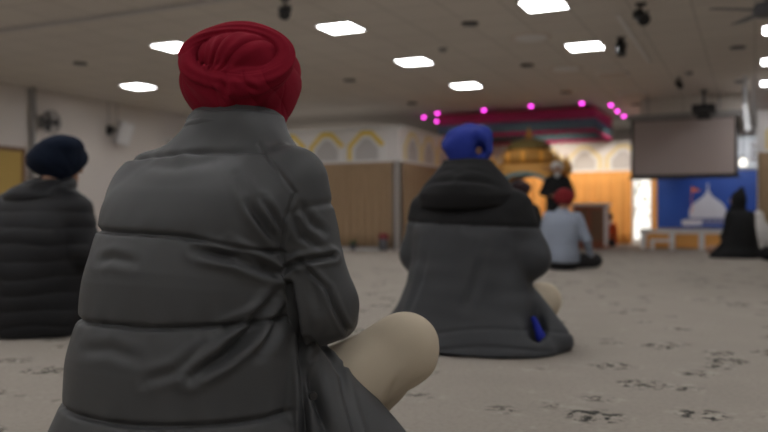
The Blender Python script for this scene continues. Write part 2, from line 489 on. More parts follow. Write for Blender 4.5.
def trousers(parent, J, m, h=.007, grow=.016, seed=3):
    V = Vol(h); g = lambda n: np.array(J[n], float)
    V.add(ell((0, .0, .115), (.165+grow, .125+grow, .105)), .05)
    V.add(cap((0, 0, .12), (0, .01, .28), .135, .13, (1.2, .9, 1)), .05)
    for s in 'lr':
        V.add(cap(g('hip'+s), g('kn'+s), .085+grow, .060+grow), .05)
        V.add(cap(g('kn'+s), g('an'+s), .060+grow, .046+grow), .035)
    V.cut(lambda x, y, z: np.broadcast_to(.003-z, np.broadcast(x, y, z).shape))
    w1 = Wave(26, 8, seed); w2 = Wave(60, 8, seed+1)
    kr = np.array(J['knr']); ar = np.array(J['anr'])
    def td(co, n):
        o = .004*w1(co)+.0012*w2(co)
        for k, (a_, b_) in enumerate((((.10, -.09, .02), (-.02, -.10, -.12)), ((-.04, -.06, .09), (-.16, -.14, .03)), ((.06, -.06, -.07), (-.05, -.02, -.15)))):
            o += crease(co, [tuple(kr+a_), tuple(kr+(np.array(a_)+b_)/2), tuple(kr+b_)], .0035, .010)
        return o
    return V.mesh('trousers', m, parent, disp=td)

def JS(**k):
    J = dict(pelvis=(0, 0, .14), chest=(0, .035, .50), head=(0, .135, .835), shl=(-.165, .04, .635), shr=(.165, .04, .635),
             ell=(-.235, .05, .41), elr=(.235, .05, .41), wrl=(-.10, .27, .30), wrr=(.11, .27, .30),
             hipl=(-.10, .03, .12), hipr=(.10, .03, .12), knl=(-.33, .28, .13), knr=(.33, .28, .13),
             anl=(.06, .36, .06), anr=(-.06, .30, .06), tol=(.20, .38, .035), tor=(-.20, .30, .035))
    J.update(k); return J

def person(label, px, z, rz=0.0, sc=1.0, dy=0.0):
    x, y = gp(px, z)
    o = empty('person', (x, y, dy), rz, label, 'person', sc=sc); o['seated'] = True
    return o

# ---- 1: the man in front, grey puffer jacket and red turban
def front_man():
    P = person('seated person seen from behind in grey puffer jacket and dark red turban, nearest of all', 205, 1.65)
    J = JS(elr=(.243, .060, .400), wrr=(.125, .27, .345), ell=(-.225, .08, .43), wrl=(-.09, .29, .32),
           knr=(.312, .295, .280), anr=(.10, .42, .065), tor=(.0, .50, .035), knl=(-.33, .30, .13), anl=(.05, .36, .06), tol=(.18, .40, .035),
           head=(.005, .135, .845))
    seated_body(P, J, .006, yaw=.40, pitch=-.05)
    trousers(P, J, M['beige_cotton'], .006, .015)
    # shoe of the bent leg
    V = Vol(.005); V.add(cap((.12, .40, .055), (.0, .50, .04), .042, .034), .02)
    V.add(cap((.125, .39, .05), (.125, .39, .09), .045, .05), .02)
    V.cut(lambda x, y, z: np.broadcast_to(.003-z, np.broadcast(x, y, z).shape))
    V.mesh('shoe', M['black_cloth'], P)
    tors = loft([(.004, -.03, -.03, .305, .27), (.07, -.03, -.03, .30, .262), (.15, -.025, -.025, .264, .235), (.24, -.025, -.02, .242, .215),
                 (.36, -.025, -.012, .228, .198), (.47, -.02, 0, .220, .186), (.56, -.01, .015, .230, .176), (.62, .0, .03, .232, .160),
                 (.66, .005, .045, .214, .140), (.69, .01, .058, .188, .124), (.72, .01, .07, .150, .110), (.75, .01, .085, .112, .098), (.79, .01, .1, .088, .088)], 2.25)
    SR, SL = (.172, .035, .63), (-.165, .035, .635)
    armR = [cap(SR, J['elr'], .087, .072), cap(J['elr'], (.13, .30, .350), .073, .064)]
    armL = [cap(SL, J['ell'], .085, .074), cap(J['ell'], J['wrl'], .076, .055)]
    flap = [cap((.13, .05, .28), (.285, .07, .05), .105, .10, (1, 1, 1)), cap((.17, .12, .22), (.32, .15, .06), .10, .09)]
    V = Vol(.0048)
    V.add(tors, .02)
    for p in armL: V.add(p, .035)
    V.add(armR[0], .016); V.add(armR[1], .014)
    for p in flap: V.add(p, .010)
    V.cut(lambda x, y, z: np.broadcast_to(.004-z, np.broadcast(x, y, z).shape))
    n1, n2, n3 = Wave(9, 8, 1), Wave(38, 10, 2), Wave(150, 10, 3)
    nz_ = Wave(16, 6, 8); gath = Wave(120, 8, 5, (1, 1, .25)); diag = Wave(34, 7, 11, (1, .6, .6))
    # folded creases read off the coat: from the right armpit across the back, and down the lower back
    def disp(co, nr):
        x, y, z = co.T
        dt = tors.f(x, y, z); dr = np.minimum(armR[0].f(x, y, z), armR[1].f(x, y, z)); dl = np.minimum(armL[0].f(x, y, z), armL[1].f(x, y, z))
        df = np.minimum(flap[0].f(x, y, z), flap[1].f(x, y, z))
        wr = 1/(1+np.exp(-(dt-dr)/.006)); wf = 1/(1+np.exp(-(np.minimum(dt, dr)-df)/.006)); wt = np.clip(1-wr-wf, 0, 1)
        out = .0045*n1(co)+.0011*n2(co)
        # horizontal quilting seams of the back
        zw = z+.003*nz_(co)+.36*np.minimum(.5*((x-.09)+np.sqrt((x-.09)**2+.004)), .17)*gauss(z-.53, .10)-.10*np.clip(x-.05, 0, .2)*gauss(z-.36, .06)-.035*np.clip(x, -.3, .3)*np.clip((.62-z)/.4, 0, 1)*.35
        seams = [.055, .205, .372, .548, .705]
        dz = np.min([np.abs(zw-s) for s in seams], 0); am = np.interp(z, [.6, .7], [1, .75])
        q = -.0085*gauss(dz, .0055)+.008*np.clip(dz/.075, 0, 1)**.7+.0020*gath(co)*np.exp(-dz/.022)-.002*np.exp(-dz/.02)
        out += wt*am*q
        # sleeve quilting
        d1, h1 = seg(co, SR, J['elr']); d2, h2 = seg(co, J['elr'], (.12, .30, .345))
        ta = np.where(d1 < d2, h1*.23, .23+h2*.27)
        for s, a in ((.045, .5), (.40, .9)):
            e = np.abs(ta-s+.008*nz_(co)); out += wr*a*(-.008*gauss(e, .007)+.0022*gath(co)*np.exp(-e/.02))
        out += wr*(.004*diag(co)+.0016*n2(co))
        out += wt*.0028*diag(co)*gauss(x-.12, .12)*gauss(z-.56, .14)
        # folds
        # folds and panel seams, laid out on the back as it faces the hall behind him (sideways distance, height)
        lat = .907*x+.421*y; near = 1/(1+np.exp((-.421*x+.907*y-.05)/.012))
        pc = lambda px, py, zc=1.52: ((px-384)/800*zc+.37, .57-(py-219)/800*zc)
        q2 = np.stack([lat, z, 0*z], 1)
        def fold(px, dp, w, ridge=.6, taper=True, zc=1.52):
            pts = [(*pc(a, b_, zc), 0) for a, b_ in px]; best = np.full(len(z), 9.); hh = np.zeros(len(z))
            for k in range(len(pts)-1):
                d, h = seg(q2, pts[k], pts[k+1]); m_ = d < best; best = np.where(m_, d, best); hh = np.where(m_, (k+h)/(len(pts)-1), hh)
            tp = np.sin(np.clip(hh, .03, .97)*PI)**.5 if taper else 1.0
            return -near*dp*tp*(gauss(best, w)-ridge*gauss(best-2.0*w, 1.1*w))
        for px, dp, w, r in (
            ([(203, 249), (241, 257), (272, 274)], .017, .009, .7), ([(232, 243), (258, 258), (280, 279)], .009, .007, .6),
            ([(276, 291), (256, 326), (232, 349), (203, 367)], .018, .010, .7), ([(284, 300), (272, 330), (262, 352)], .010, .009, .6),
            ([(268, 306), (246, 318), (222, 328)], .007, .007, .5), ([(249, 204), (262, 222), (275, 240)], .009, .007, .6), ([(262, 200), (272, 215), (281, 232)], .007, .006, .6),
            ([(236, 176), (256, 206), (266, 222)], .005, .008, .5), ([(300, 205), (310, 222), (325, 232)], .006, .007, .5), ([(292, 215), (302, 236), (322, 250)], .007, .007, .5),
            ([(305, 268), (312, 288), (318, 310)], .006, .009, .5), ([(95, 262), (112, 258), (140, 262)], .005, .009, .5), ([(88, 350), (120, 345), (150, 352)], .004, .010, .5),
            ([(160, 372), (190, 362), (215, 340)], .006, .009, .5), ([(130, 160), (170, 165), (215, 158)], .004, .012, .4)):
            out += fold(px, dp, w, r)
        out += fold([(253, 141), (277, 169), (294, 193), (284, 220), (280, 247), (284, 272)], .004, .004, .15, False)
        out += fold([(280, 271), (297, 262), (331, 257)], .009, .006, .5, False, 1.5)
        out += fold([(297, 262), (326, 291), (345, 337)], .007, .005, .35, False, 1.5)
        out += fold([(288, 285), (293, 310), (299, 355), (303, 396), (306, 445)], .016, .007, .4, False)
        out += fold([(306, 366), (313, 392), (330, 440)], .026, .010, .2)
        out += fold([(305, 337), (322, 360), (338, 384), (356, 440)], .008, .0055, .3, False)
        out += fold([(338, 380), (352, 371), (368, 367)], .006, .005, .3)
        # sag where the coat meets the floor
        out += .008*np.clip((.16-z)/.16, 0, 1)*Wave(18, 6, 21, (1, 1, .2))(co)
        return out
    jk = V.mesh('jacket', M['grey_nylon'], P, disp=disp, subdiv=1)
    # standing collar
    V = Vol(.0045)
    V.add(loft([(.69, .01, .070, .178, .122), (.715, .01, .080, .150, .114), (.74, .008, .09, .122, .106), (.77, .006, .1, .104, .098), (.80, .006, .108, .096, .092), (.812, .006, .112, .092, .088)], 2.1), .01)
    V.sub(loft([(.76, .004, .112, .085, .080), (.86, .004, .115, .086, .083)], 2), .02)
    cw = Wave(45, 8, 31, (1, 1, .5))
    def cd(co, n):
        x, y, z = co.T
        zt = z+.006*np.sin(x*22)
        return .0022*cw(co)-.006*gauss(zt-.732, .006)+.006*gauss(zt-.775, .022)+crease(co, [(-.10, .02, .742), (-.02, -.02, .768), (.06, -.01, .757)], .008, .011)\
            + crease(co, [(-.09, .03, .775), (-.01, -.0, .785), (.05, .01, .78)], .005, .008)
    V.mesh('collar', M['grey_nylon'], jk, disp=cd, subdiv=1)
    # dark vent and snap on the side opening
    MB().lathe([(.0005, .004), (.007, .004), (.0085, .001), (.0085, -.004)], n=16, axis='y').build('snap_button', M['snap'], jk, smooth=True, loc=(.277, -.036, .238), rz=.75)
    # turban
    C = np.array([.002, .135, .888]); yw = .40
    Rz = np.array(Matrix.Rotation(yw, 3, 'Z'))
    b = Rz@np.array([0, -.97, .24]); u = Rz@np.array([1, 0, 0]); v = np.cross(b, u); v = v if v[2] > 0 else -v
    AX = np.array([u, v, b])
    V = Vol(.0034)
    V.add(ell(C+A(0, .012, -.004), (.122, .122, .098), Rz.T), .02)
    V.add(cap(C-v*.040+b*.022, C+u*.036-v*.086-b*.015, .100, .058), .05)
    V.add(ell(C-u*.010-v*.030+b*.02, (.114, .07, .10), AX), .04)
    TC = C+b*.100-v*.004+u*.006
    V.add(torus(TC, AX, .101, .060, .021, .030), .012)
    V.sub(ell(TC+v*.003, (.085, .048, .05), AX), .004)
    V.add(ell(TC+v*.004+u*.003-b*.025, (.092, .054, .080), AX), .003)
    V.cut(lambda x, y, z: (C[2]-.128+.85*(.92*(y-C[1])-.39*(x-C[0]))-z)*.75)
    tw = Wave(30, 8, 41); tf = Wave(70, 8, 42)
    def td(co, n):
        q = (co-TC)@AX.T; U, Vv, W = q.T
        rho = np.sqrt((U/.100)**2+((Vv)/.053)**2); phi = np.arctan2(Vv/.053, U/.100)
        dome = 1/(1+np.exp((rho-.86)/.03))*(W > -.03)
        psi = np.arctan2(Vv+.085, U+.075)
        rd = lambda s: np.abs(np.sin(s))**.42-.78
        th = np.arctan2(W+.01, (rho-1)*.08)
        o = dome*(.0062*rd(psi*9+.5*tw(co)))+(1-dome)*(.0052*rd(th*2.6+phi*.8+.5*tw(co)+.4*np.sin(phi*2)))
        o += .0016*tw(co)+.0004*tf(co)+dome*.0014*np.sin(psi*34+tw(co))+(1-dome)*.0012*np.sin(th*11+phi*3+1.5*tw(co))
        low = (1-dome)*gauss(phi+PI/2, .7)
        o += low*.0046*rd(U*70+Vv*40+.8*tw(co))
        o += crease(co, [tuple(TC-v*.066+b*.03-u*.02), tuple(TC-v*.10+b*.02-u*.012), tuple(TC-v*.15-b*.0-u*.018)], .010, .006)
        o += crease(co, [tuple(TC-v*.06+b*.03+u*.01), tuple(TC-v*.085+b*.02+u*.05), tuple(TC-v*.09-b*.0+u*.09)], .005, .006)
        return o
    V.mesh('turban', M['red_turban'], P, disp=td, subdiv=1)
    return P
front_man()

# ---- 2: the man in the middle, dark grey coat with black hood and blue head wrap
def middle_man():
    P = person('seated person in long dark grey coat with black hood and royal blue head wrap', 468, 3.60)
    J = JS(head=(-.02, .10, .845), knr=(.265, .29, .185), knl=(-.34, .28, .14), elr=(.275, .03, .40), wrr=(.16, .26, .30), ell=(-.25, .03, .40))
    seated_body(P, J, .007, yaw=-.1)
    trousers(P, J, M['beige_cotton'], .008, .02, 13)
    tors = loft([(.004, -.01, -.03, .445, .30), (.05, -.01, -.03, .42, .285), (.14, .0, -.025, .345, .25), (.26, .0, -.02, .29, .215), (.38, 0, -.01, .262, .195),
                 (.50, 0, 0, .262, .188), (.58, 0, .015, .26, .175), (.645, 0, .03, .235, .155), (.70, 0, .045, .18, .13), (.75, 0, .06, .125, .11), (.79, 0, .07, .09, .09)], 2.2)
    ar = [cap((.195, .03, .61), J['elr'], .094, .088), cap(J['elr'], J['wrr'], .082, .065)]
    al = [cap((-.195, .03, .61), J['ell'], .094, .084), cap(J['ell'], J['wrl'], .078, .06)]
    V = Vol(.0075); V.add(tors, .02)
    for p in ar+al: V.add(p, .04)
    V.add(cap((.24, .06, .16), (.40, .02, .04), .10, .07), .05)
    V.sub(ell((.335, -.10, .13), (.035, .09, .12)), .03)
    V.cut(lambda x, y, z: np.broadcast_to(.004-z, np.broadcast(x, y, z).shape))
    w1 = Wave(20, 8, 51, (1, 1, .45)); w2 = Wave(55, 8, 52)
    def disp(co, n):
        z = co[:, 2]
        o = .007*w1(co)*np.clip((.7-z)/.5, .2, 1)+.0015*w2(co)
        e = np.abs(z-.548+.03*co[:, 0]); o += -.006*gauss(e, .008)
        for s in (.03, .10): o += -.005*gauss(z-s-.02*np.sin(co[:, 0]*9), .007)
        o += crease(co, [(.16, -.19, .50), (.12, -.21, .35), (.08, -.25, .2)], .012, .02)+crease(co, [(-.12, -.18, .50), (-.15, -.21, .3), (-.2, -.25, .12)], .010, .02)
        return o
    jk = V.mesh('jacket', [M['grey_shell'], M['black_cloth']], P, disp=disp, fmat=lambda c: (c[:, 2] > .545-.05*c[:, 0]))
    V = Vol(.007)     # hood folded on the shoulders
    V.add(loft([(.625, -.005, .0, .215, .17), (.68, -.005, .0, .222, .178), (.73, -.008, .012, .190, .160), (.78, -.012, .03, .150, .140), (.815, -.015, .045, .122, .124), (.84, -.018, .05, .108, .112)], 2.1), .03)
    V.sub(loft([(.79, -.02, .085, .088, .095), (.90, -.02, .085, .09, .098)], 2), .03)
    V.add(ell((-.005, -.10, .665), (.15, .085, .07)), .05)
    hw = Wave(28, 8, 55)
    V.mesh('hood', M['black_cloth'], jk, disp=lambda co, n: .004*hw(co)+crease(co, [(-.17, -.09, .72), (0, -.175, .745), (.17, -.09, .72)], .010, .016)+crease(co, [(-.13, -.08, .79), (0, -.13, .80), (.12, -.08, .78)], .006, .012))
    # blue lining of the open side vent
    V = Vol(.006); V.add(cap((.352, -.085, .07), (.322, -.085, .15), .022, .012), .01)
    V.mesh('lining', M['bright_blue'], jk)['label'] = 'bright blue lining showing in the side vent'
    # tight head wrap with a knot
    C = A(-.025, .095, .90)
    V = Vol(.005)
    V.add(ell(C, (.108, .122, .092)), .02); V.add(cap(C+A(0, -.03, 0), C+A(0, -.04, -.075), .082, .072), .04)
    V.add(ell(C+A(-.01, .015, .065), (.062, .065, .048)), .03)
    V.add(cap(C+A(.06, -.085, .045), C+A(.085, -.06, .03), .030, .022), .012)
    V.add(cap(C+A(.075, -.075, .03), C+A(.082, -.075, -.06), .018, .012), .012)
    V.add(cap(C+A(-.06, -.085, .0), C+A(-.095, -.04, .01), .026), .03); V.add(ell(C+A(-.06, .0, .055), (.045, .07, .035)), .03); V.add(ell(C+A(.06, .0, .055), (.045, .07, .035)), .03)
    V.sub(ell(C+A(.075, -.085, -.015), (.022, .05, .03)), .012)
    V.cut(lambda x, y, z: (C[2]-.125+1.0*(y-C[1])-z)*.7+0*x)
    bw = Wave(45, 8, 57); 
    V.mesh('head_wrap', M['blue_cloth'], P, disp=lambda co, n: .003*bw(co))
    return P
middle_man()

# ---- 3: man at the left edge
def left_man():
    P = person('seated person at left edge in black quilted jacket and navy turban', 37, 4.0, .05)
    J = JS(head=(.02, .12, .84))
    seated_body(P, J, .007, yaw=-.55)
    trousers(P, J, M['dark_trouser'], .009)
    tors = loft([(.004, 0, -.02, .255, .215), (.06, 0, -.02, .262, .22), (.2, 0, -.015, .258, .21), (.38, 0, -.01, .262, .2), (.5, 0, 0, .265, .195),
                 (.58, 0, .02, .265, .18), (.65, 0, .035, .245, .155), (.70, 0, .05, .195, .125), (.74, 0, .06, .13, .10), (.77, 0, .07, .095, .09)], 2.3)
    V = Vol(.0075); V.add(tors, .02)
    for s, e, w in ((-1, J['ell'], J['wrl']), (1, J['elr'], J['wrr'])):
        V.add(cap((s*.20, .03, .61), np.array(e)*A(1.12, 1, 1), .092, .084), .035); V.add(cap(np.array(e)*A(1.12, 1, 1), w, .084, .06), .03)
    V.cut(lambda x, y, z: np.broadcast_to(.004-z, np.broadcast(x, y, z).shape))
    w1 = Wave(22, 8, 61); 
    def disp(co, n):
        z = co[:, 2]+.008*w1(co); e = np.abs((z+.02) % .078-.039)      # 0 mid-baffle, .039 at seam
        return .0042*(1-(e/.039)**2)-.002+.005*w1(co)
    jk = V.mesh('jacket', M['black_nylon'], P, disp=disp, subdiv=1)
    V = Vol(.007); V.add(torus((0, .06, .725), [(1, 0, 0), (0, .94, .34), (0, -.34, .94)], .115, .105, .042), .03)
    V.add(ell((-.01, -.045, .675), (.15, .075, .06)), .05)
    V.mesh('hood', M['black_nylon'], jk, disp=lambda co, n: .004*w1(co))
    C = A(.03, .115, .885); ax = np.array(Matrix.Rotation(-.45, 3, 'Z')).T
    V = Vol(.005)
    V.add(ell(C+A(0, 0, .0), (.130, .145, .090), ax), .02); V.add(ell(C+A(.060, -.03, .055), (.095, .095, .055)), .04)
    V.add(ell(C+A(-.085, .0, -.02), (.085, .10, .070)), .05); V.add(cap(C, C+A(.0, .01, -.055), .095, .085), .05)
    V.cut(lambda x, y, z: (C[2]-.11+.7*(y-C[1])-z)*.8+0*x)
    def td(co, n):
        q = co-C; th = np.arctan2(q[:, 2]+.25*q[:, 0]+.08, -q[:, 1]+.02)
        return .003*(np.abs(np.sin(th*6+1.2*q[:, 0]*10))**.5-.6)+.002*w1(co)
    V.mesh('turban', M['navy_turban'], P, disp=td)
left_man()

# ---- 4: light blue shirt, red turban
def far_turban(P, C, m, s=1.0):
    C = np.array(C, float); V = Vol(.007)
    V.add(ell(C, (.115*s, .125*s, .088*s)), .02); V.add(cap(C, C+A(0, .0, -.045), .098*s, .088*s), .04)
    V.add(torus(C+A(0, -.01, .0), np.array(Matrix.Rotation(.5, 3, 'X')).T, .095*s, .10*s, .034), .02)
    V.add(ell(C+A(0, -.06, .03), (.06, .06, .05)), .03)
    V.cut(lambda x, y, z: (C[2]-.10+.95*(y-C[1])-z)*.72+0*x)
    w = Wave(40, 8, 71)
    def td(co, n):
        q = co-C; return .004*(np.abs(np.sin(6*np.arctan2(q[:, 2], -q[:, 1]+.03)+8*q[:, 0]))**.5-.6)+.0015*w(co)
    return V.mesh('turban', m, P, disp=td)
def shirt_man():
    P = person('seated person in light blue shirt and bright red turban, facing the stage', 562, 8.95, 0, .93)
    J = JS(head=(.01, .10, .835), elr=(.285, .03, .37), wrr=(.315, .16, .16), hdr=(.1, .6, -.5), hnr=(-.2, -.5, -.8), hsr=(-1, .4, 0), knr=(.345, .24, .11), knl=(-.33, .26, .11))
    seated_body(P, J, .008)
    trousers(P, J, M['dark_trouser'], .009, .02)
    tors = loft([(.10, 0, -.015, .205, .155), (.18, 0, -.015, .21, .16), (.30, 0, -.01, .195, .148), (.45, 0, .0, .205, .15), (.56, 0, .02, .215, .145), (.63, 0, .03, .19, .125),
                 (.68, 0, .045, .13, .095), (.72, 0, .06, .075, .075), (.745, 0, .065, .066, .068)], 2.2)
    V = Vol(.008); V.add(tors, .02)
    for s, e, w in ((-1, J['ell'], J['wrl']), (1, J['elr'], J['wrr'])):
        e = np.array(e); w = np.array(w)
        V.add(cap((s*.165, .04, .628), e, .074, .060), .035); V.add(cap(e, e+(w-e)*.9, .057, .043), .02)
    w1 = Wave(24, 8, 73, (1, 1, .6))
    V.mesh('shirt', M['shirt_blue'], P, disp=lambda co, n: .006*w1(co))
    far_turban(P, (.01, .095, .885), M['far_red'])
shirt_man()

# ---- 5: dark person beyond the middle man
def dark_man():
    P = person('seated person in black with dark maroon turban, beyond blue head wrap', 519, 10.0, .1, 1.07)
    J = JS(head=(0, .10, .84)); seated_body(P, J, .009); trousers(P, J, M['dark_trouser'], .01, .02)
    V = Vol(.009)
    V.add(loft([(.06, 0, -.015, .23, .18), (.3, 0, -.01, .215, .165), (.48, 0, 0, .215, .16), (.57, 0, .02, .22, .15), (.64, 0, .03, .19, .13), (.69, 0, .045, .13, .1), (.75, 0, .06, .075, .075)], 2.2), .02)
    for s, e, w in ((-1, J['ell'], J['wrl']), (1, J['elr'], J['wrr'])):
        V.add(cap((s*.165, .04, .628), e, .076, .064), .035); V.add(cap(e, w, .062, .05), .02)
    w1 = Wave(24, 8, 83)
    V.mesh('jacket', M['black_cloth'], P, disp=lambda co, n: .005*w1(co))
    far_turban(P, (0, .095, .89), M['maroon_turban'])
dark_man()

def add_eyes(P, T):
    for s in (-1, 1):
        MB().lathe([(.001, -.010), (.007, -.007), (.010, 0), (.007, .007), (.001, .010)], n=12).build('eye', M['eye'], P, smooth=True, loc=tuple(T(s*.032, .0845, .013)))

# ---- 6: woman in black
def black_woman():
    P = person('seated person in black robe and peaked black headscarf, facing the platform', 741, 11.6, .55, 1.04)
    J = JS(head=(0, .10, .80), knl=(-.30, .26, .11), knr=(.30, .26, .11), shl=(-.145, .03, .60), shr=(.145, .03, .60), ell=(-.18, .06, .38), elr=(.18, .06, .38))
    _, T = seated_body(P, J, .008, yaw=.35, pitch=.1)
    add_eyes(P, T)
    V = Vol(.009)
    V.add(loft([(.004, 0, .10, .375, .30), (.06, 0, .10, .365, .295), (.16, 0, .07, .27, .235), (.28, 0, .02, .225, .18), (.42, 0, .01, .195, .16), (.54, 0, .02, .18, .145),
                (.61, 0, .03, .15, .12), (.66, 0, .045, .11, .09), (.71, 0, .06, .07, .07)], 2.1), .02)
    for s, e, w in ((-1, J['ell'], J['wrl']), (1, J['elr'], J['wrr'])):
        V.add(cap((s*.145, .03, .595), e, .070, .06), .035); V.add(cap(e, w, .06, .05), .02)
    w1 = Wave(20, 8, 93, (1, 1, .5))
    V.mesh('robe', M['black_cloth'], P, disp=lambda co, n: .007*w1(co))
    C = np.array(J['head']); Rm = np.array(Matrix.Rotation(.35, 3, 'Z')); Q = Rm.T
    TT = lambda *p: C+Rm@np.array(p)
    V = Vol(.007)
    V.add(ell(TT(0, -.028, .03), (.098, .105, .11), Q), .03)
    V.add(cap(TT(0, -.06, .10), TT(.01, -.07, .17), .052, .036), .04)
    V.add(cap(TT(0, -.04, -.02), TT(0, -.02, -.19), .088, .135, (1, .8, 1)), .05)
    V.add(cap(TT(0, .02, -.13), TT(0, .05, -.24), .09, .11), .05)
    V.sub(ell(TT(0, .10, -.01), (.064, .075, .098), Q), .012)
    V.mesh('headscarf', M['black_cloth'], P, disp=lambda co, n: .004*Wave(30, 8, 95)(co))
    # spectacles
    g = MB()
    for s in (-1, 1):
        pts = [tuple(TT(s*.034+.021*math.cos(t), .108, .012+.017*math.sin(t))) for t in np.linspace(0, 2*PI, 17)[:-1]]
        g.tube(pts, .002, 6, closed=True)
        g.tube([tuple(TT(s*.055, .108, .014)), tuple(TT(s*.075, .06, .014))], .002, 6)
    g.tube([tuple(TT(-.013, .108, .014)), tuple(TT(.013, .108, .014))], .002, 6)
    g.build('spectacles', M['steel'], P, smooth=True)
black_woman()

# ---- 7: standing man on the stage
def standing_man():
    x, y = gp(557, dep_y(557, 14.2))
    P = empty('person', (x, y, 0), PI+.3, 'standing person in black coat with white turban and white beard by gold shrine', 'person', sc=.93)
    V = Vol(.008)
    V.add(cap((0, 0, .95), (0, 0, 1.28), .12, .13, (1.2, .85, 1)), .05); V.add(cap((-.165, 0, 1.37), (.165, 0, 1.37), .052), .05)
    V.add(cap((0, 0, 1.38), (0, .02, 1.50), .06, .052), .03)
    T = head_prims(V, (0, .03, 1.56))
    for s in (-1, 1):
        e = np.array((s*.27, -.01, 1.12)); w = np.array((s*.13, .20, 1.05))
        V.add(cap((s*.165, 0, 1.37), e, .05, .042), .03); V.add(cap(e, w, .04, .027), .02)
        hand(V, w, (-s*.6, .6, .1), (0, -.4, -1), (0, .5, .8), fr=.0095)
        V.add(cap((s*.09, 0, .92), (s*.10, .015, .5), .085, .058), .05); V.add(cap((s*.10, .015, .5), (s*.10, -.01, .09), .055, .038), .03)
        V.add(cap((s*.10, -.03, .045), (s*.12, .14, .035), .04, .03), .03)
    V.mesh('body', M['skin'], P); add_eyes(P, T)
    V = Vol(.009)
    V.add(loft([(.42, 0, 0, .235, .18), (.7, 0, 0, .215, .165), (.95, 0, 0, .205, .155), (1.15, 0, 0, .215, .155), (1.30, 0, 0, .225, .15), (1.38, 0, 0, .20, .125), (1.44, 0, .005, .12, .09), (1.48, 0, .012, .072, .07)], 2.2), .02)
    for s in (-1, 1):
        e = np.array((s*.27, -.01, 1.12)); w = np.array((s*.13, .20, 1.05))
        V.add(cap((s*.17, 0, 1.35), e, .075, .065), .04); V.add(cap(e, e+(w-e)*.85, .062, .048), .02)
    w1 = Wave(22, 8, 103, (1, 1, .4)); V.mesh('coat', M['black_cloth'], P, disp=lambda co, n: .005*w1(co))
    V = Vol(.009)
    for s in (-1, 1): V.add(cap((s*.095, 0, .60), (s*.10, 0, .075), .095, .068), .03)
    V.mesh('trousers', M['white_cloth'], P)
    V = Vol(.006); V.add(ell(T(0, .062, -.085), (.055, .045, .055)), .02); V.add(ell(T(0, .060, -.135), (.045, .03, .06)), .03)
    V.sub(ell(T(0, .105, -.056), (.026, .02, .007)), .006)
    V.mesh('beard', M['white_hair'], P)
    far_turban(P, (0, .015, 1.62), M['white_cloth'], .95)
standing_man()

# ---- 8: small seated child, 9: person in white shawl
def small_people():
    x, y = gp(611, dep_y(611, 16.95))
    P = empty('person', (x, y, 0), 2.4, 'small seated child in orange and white beside the wooden box', 'person', sc=.72); P['seated'] = True
    J = JS(head=(0, .10, .845)); _, T = seated_body(P, J, .010); trousers(P, J, M['dark_trouser'], .011, .02); add_eyes(P, T)
    V = Vol(.010)
    V.add(loft([(.06, 0, -.01, .22, .17), (.3, 0, 0, .20, .155), (.5, 0, 0, .20, .15), (.6, 0, .02, .2, .14), (.67, 0, .04, .14, .10), (.73, 0, .06, .07, .07)]), .02)
    for s, e, w in ((-1, J['ell'], J['wrl']), (1, J['elr'], J['wrr'])):
        V.add(cap((s*.165, .04, .63), e, .075, .06), .035); V.add(cap(e, w, .06, .045), .02)
    V.mesh('top', [M['white_cloth'], M['orange_cloth']], P, fmat=lambda c: (c[:, 0]*1.0+c[:, 2] < .50))
    V = Vol(.008); V.add(ell((0, .075, .89), (.09, .105, .085)), .02); V.add(cap((0, .03, .86), (0, .03, .80), .075, .06), .03)
    V.sub(ell((0, .19, .83), (.07, .075, .085)), .01)
    V.mesh('hair', M['hair'], P)
    x, y = gp(760, dep_y(760, 13.35))
    P = empty('person', (x, y, 0), .3, 'seated person wrapped in white shawl behind the black headscarf', 'person', sc=.74); P['seated'] = True
    J = JS(head=(0, .13, .80)); seated_body(P, J, .010); 
    V = Vol(.010)
    V.add(loft([(.004, 0, .10, .40, .32), (.08, 0, .10, .39, .31), (.2, 0, .06, .31, .25), (.4, 0, .02, .28, .21), (.55, 0, .03, .26, .19), (.64, 0, .05, .20, .15), (.70, 0, .07, .13, .12)]), .03)
    V.add(ell((0, .10, .835), (.10, .115, .115)), .04); V.add(cap((0, .07, .80), (0, .05, .64), .09, .15), .06)
    V.sub(ell((0, .235, .80), (.062, .075, .09)), .012)
    w1 = Wave(20, 8, 113, (1, 1, .5)); V.mesh('shawl', M['white_cloth'], P, disp=lambda co, n: .006*w1(co))
small_people()

# ------------------------------------------------------------------ room
XL, XR, YF, YB = -11.3, 7.0, -5.0, 21.5
MB().box((XL-.2, YF-.2, -.1), (XR+.2, YB+.2, 0)).build('floor', M['carpet'])['kind'] = 'structure'
MB().box((XL-.2, YF-.2, CEIL), (XR+.2, YB+.2, CEIL+.1)).build('ceiling', M['ceiling'])['kind'] = 'structure'
struct(MB().box((XL-.2, YF-.2, 0), (XL, YB+.2, CEIL)).build('wall_left', M['wall']))
struct(MB().box((XR, YF-.2, 0), (XR+.2, YB+.2, CEIL)).build('wall_right', M['wall']))
struct(MB().box((XL, YB, 0), (XR, YB+.2, CEIL)).build('wall_back', M['wall']))
struct(MB().box((XL, YF-.2, 0), (XR, YF, CEIL)).build('wall_front', M['wall']))
struct(MB().box((XL, YF, 0), (XL+.02, 13.4, .1)).build('baseboard_left', M['white']))
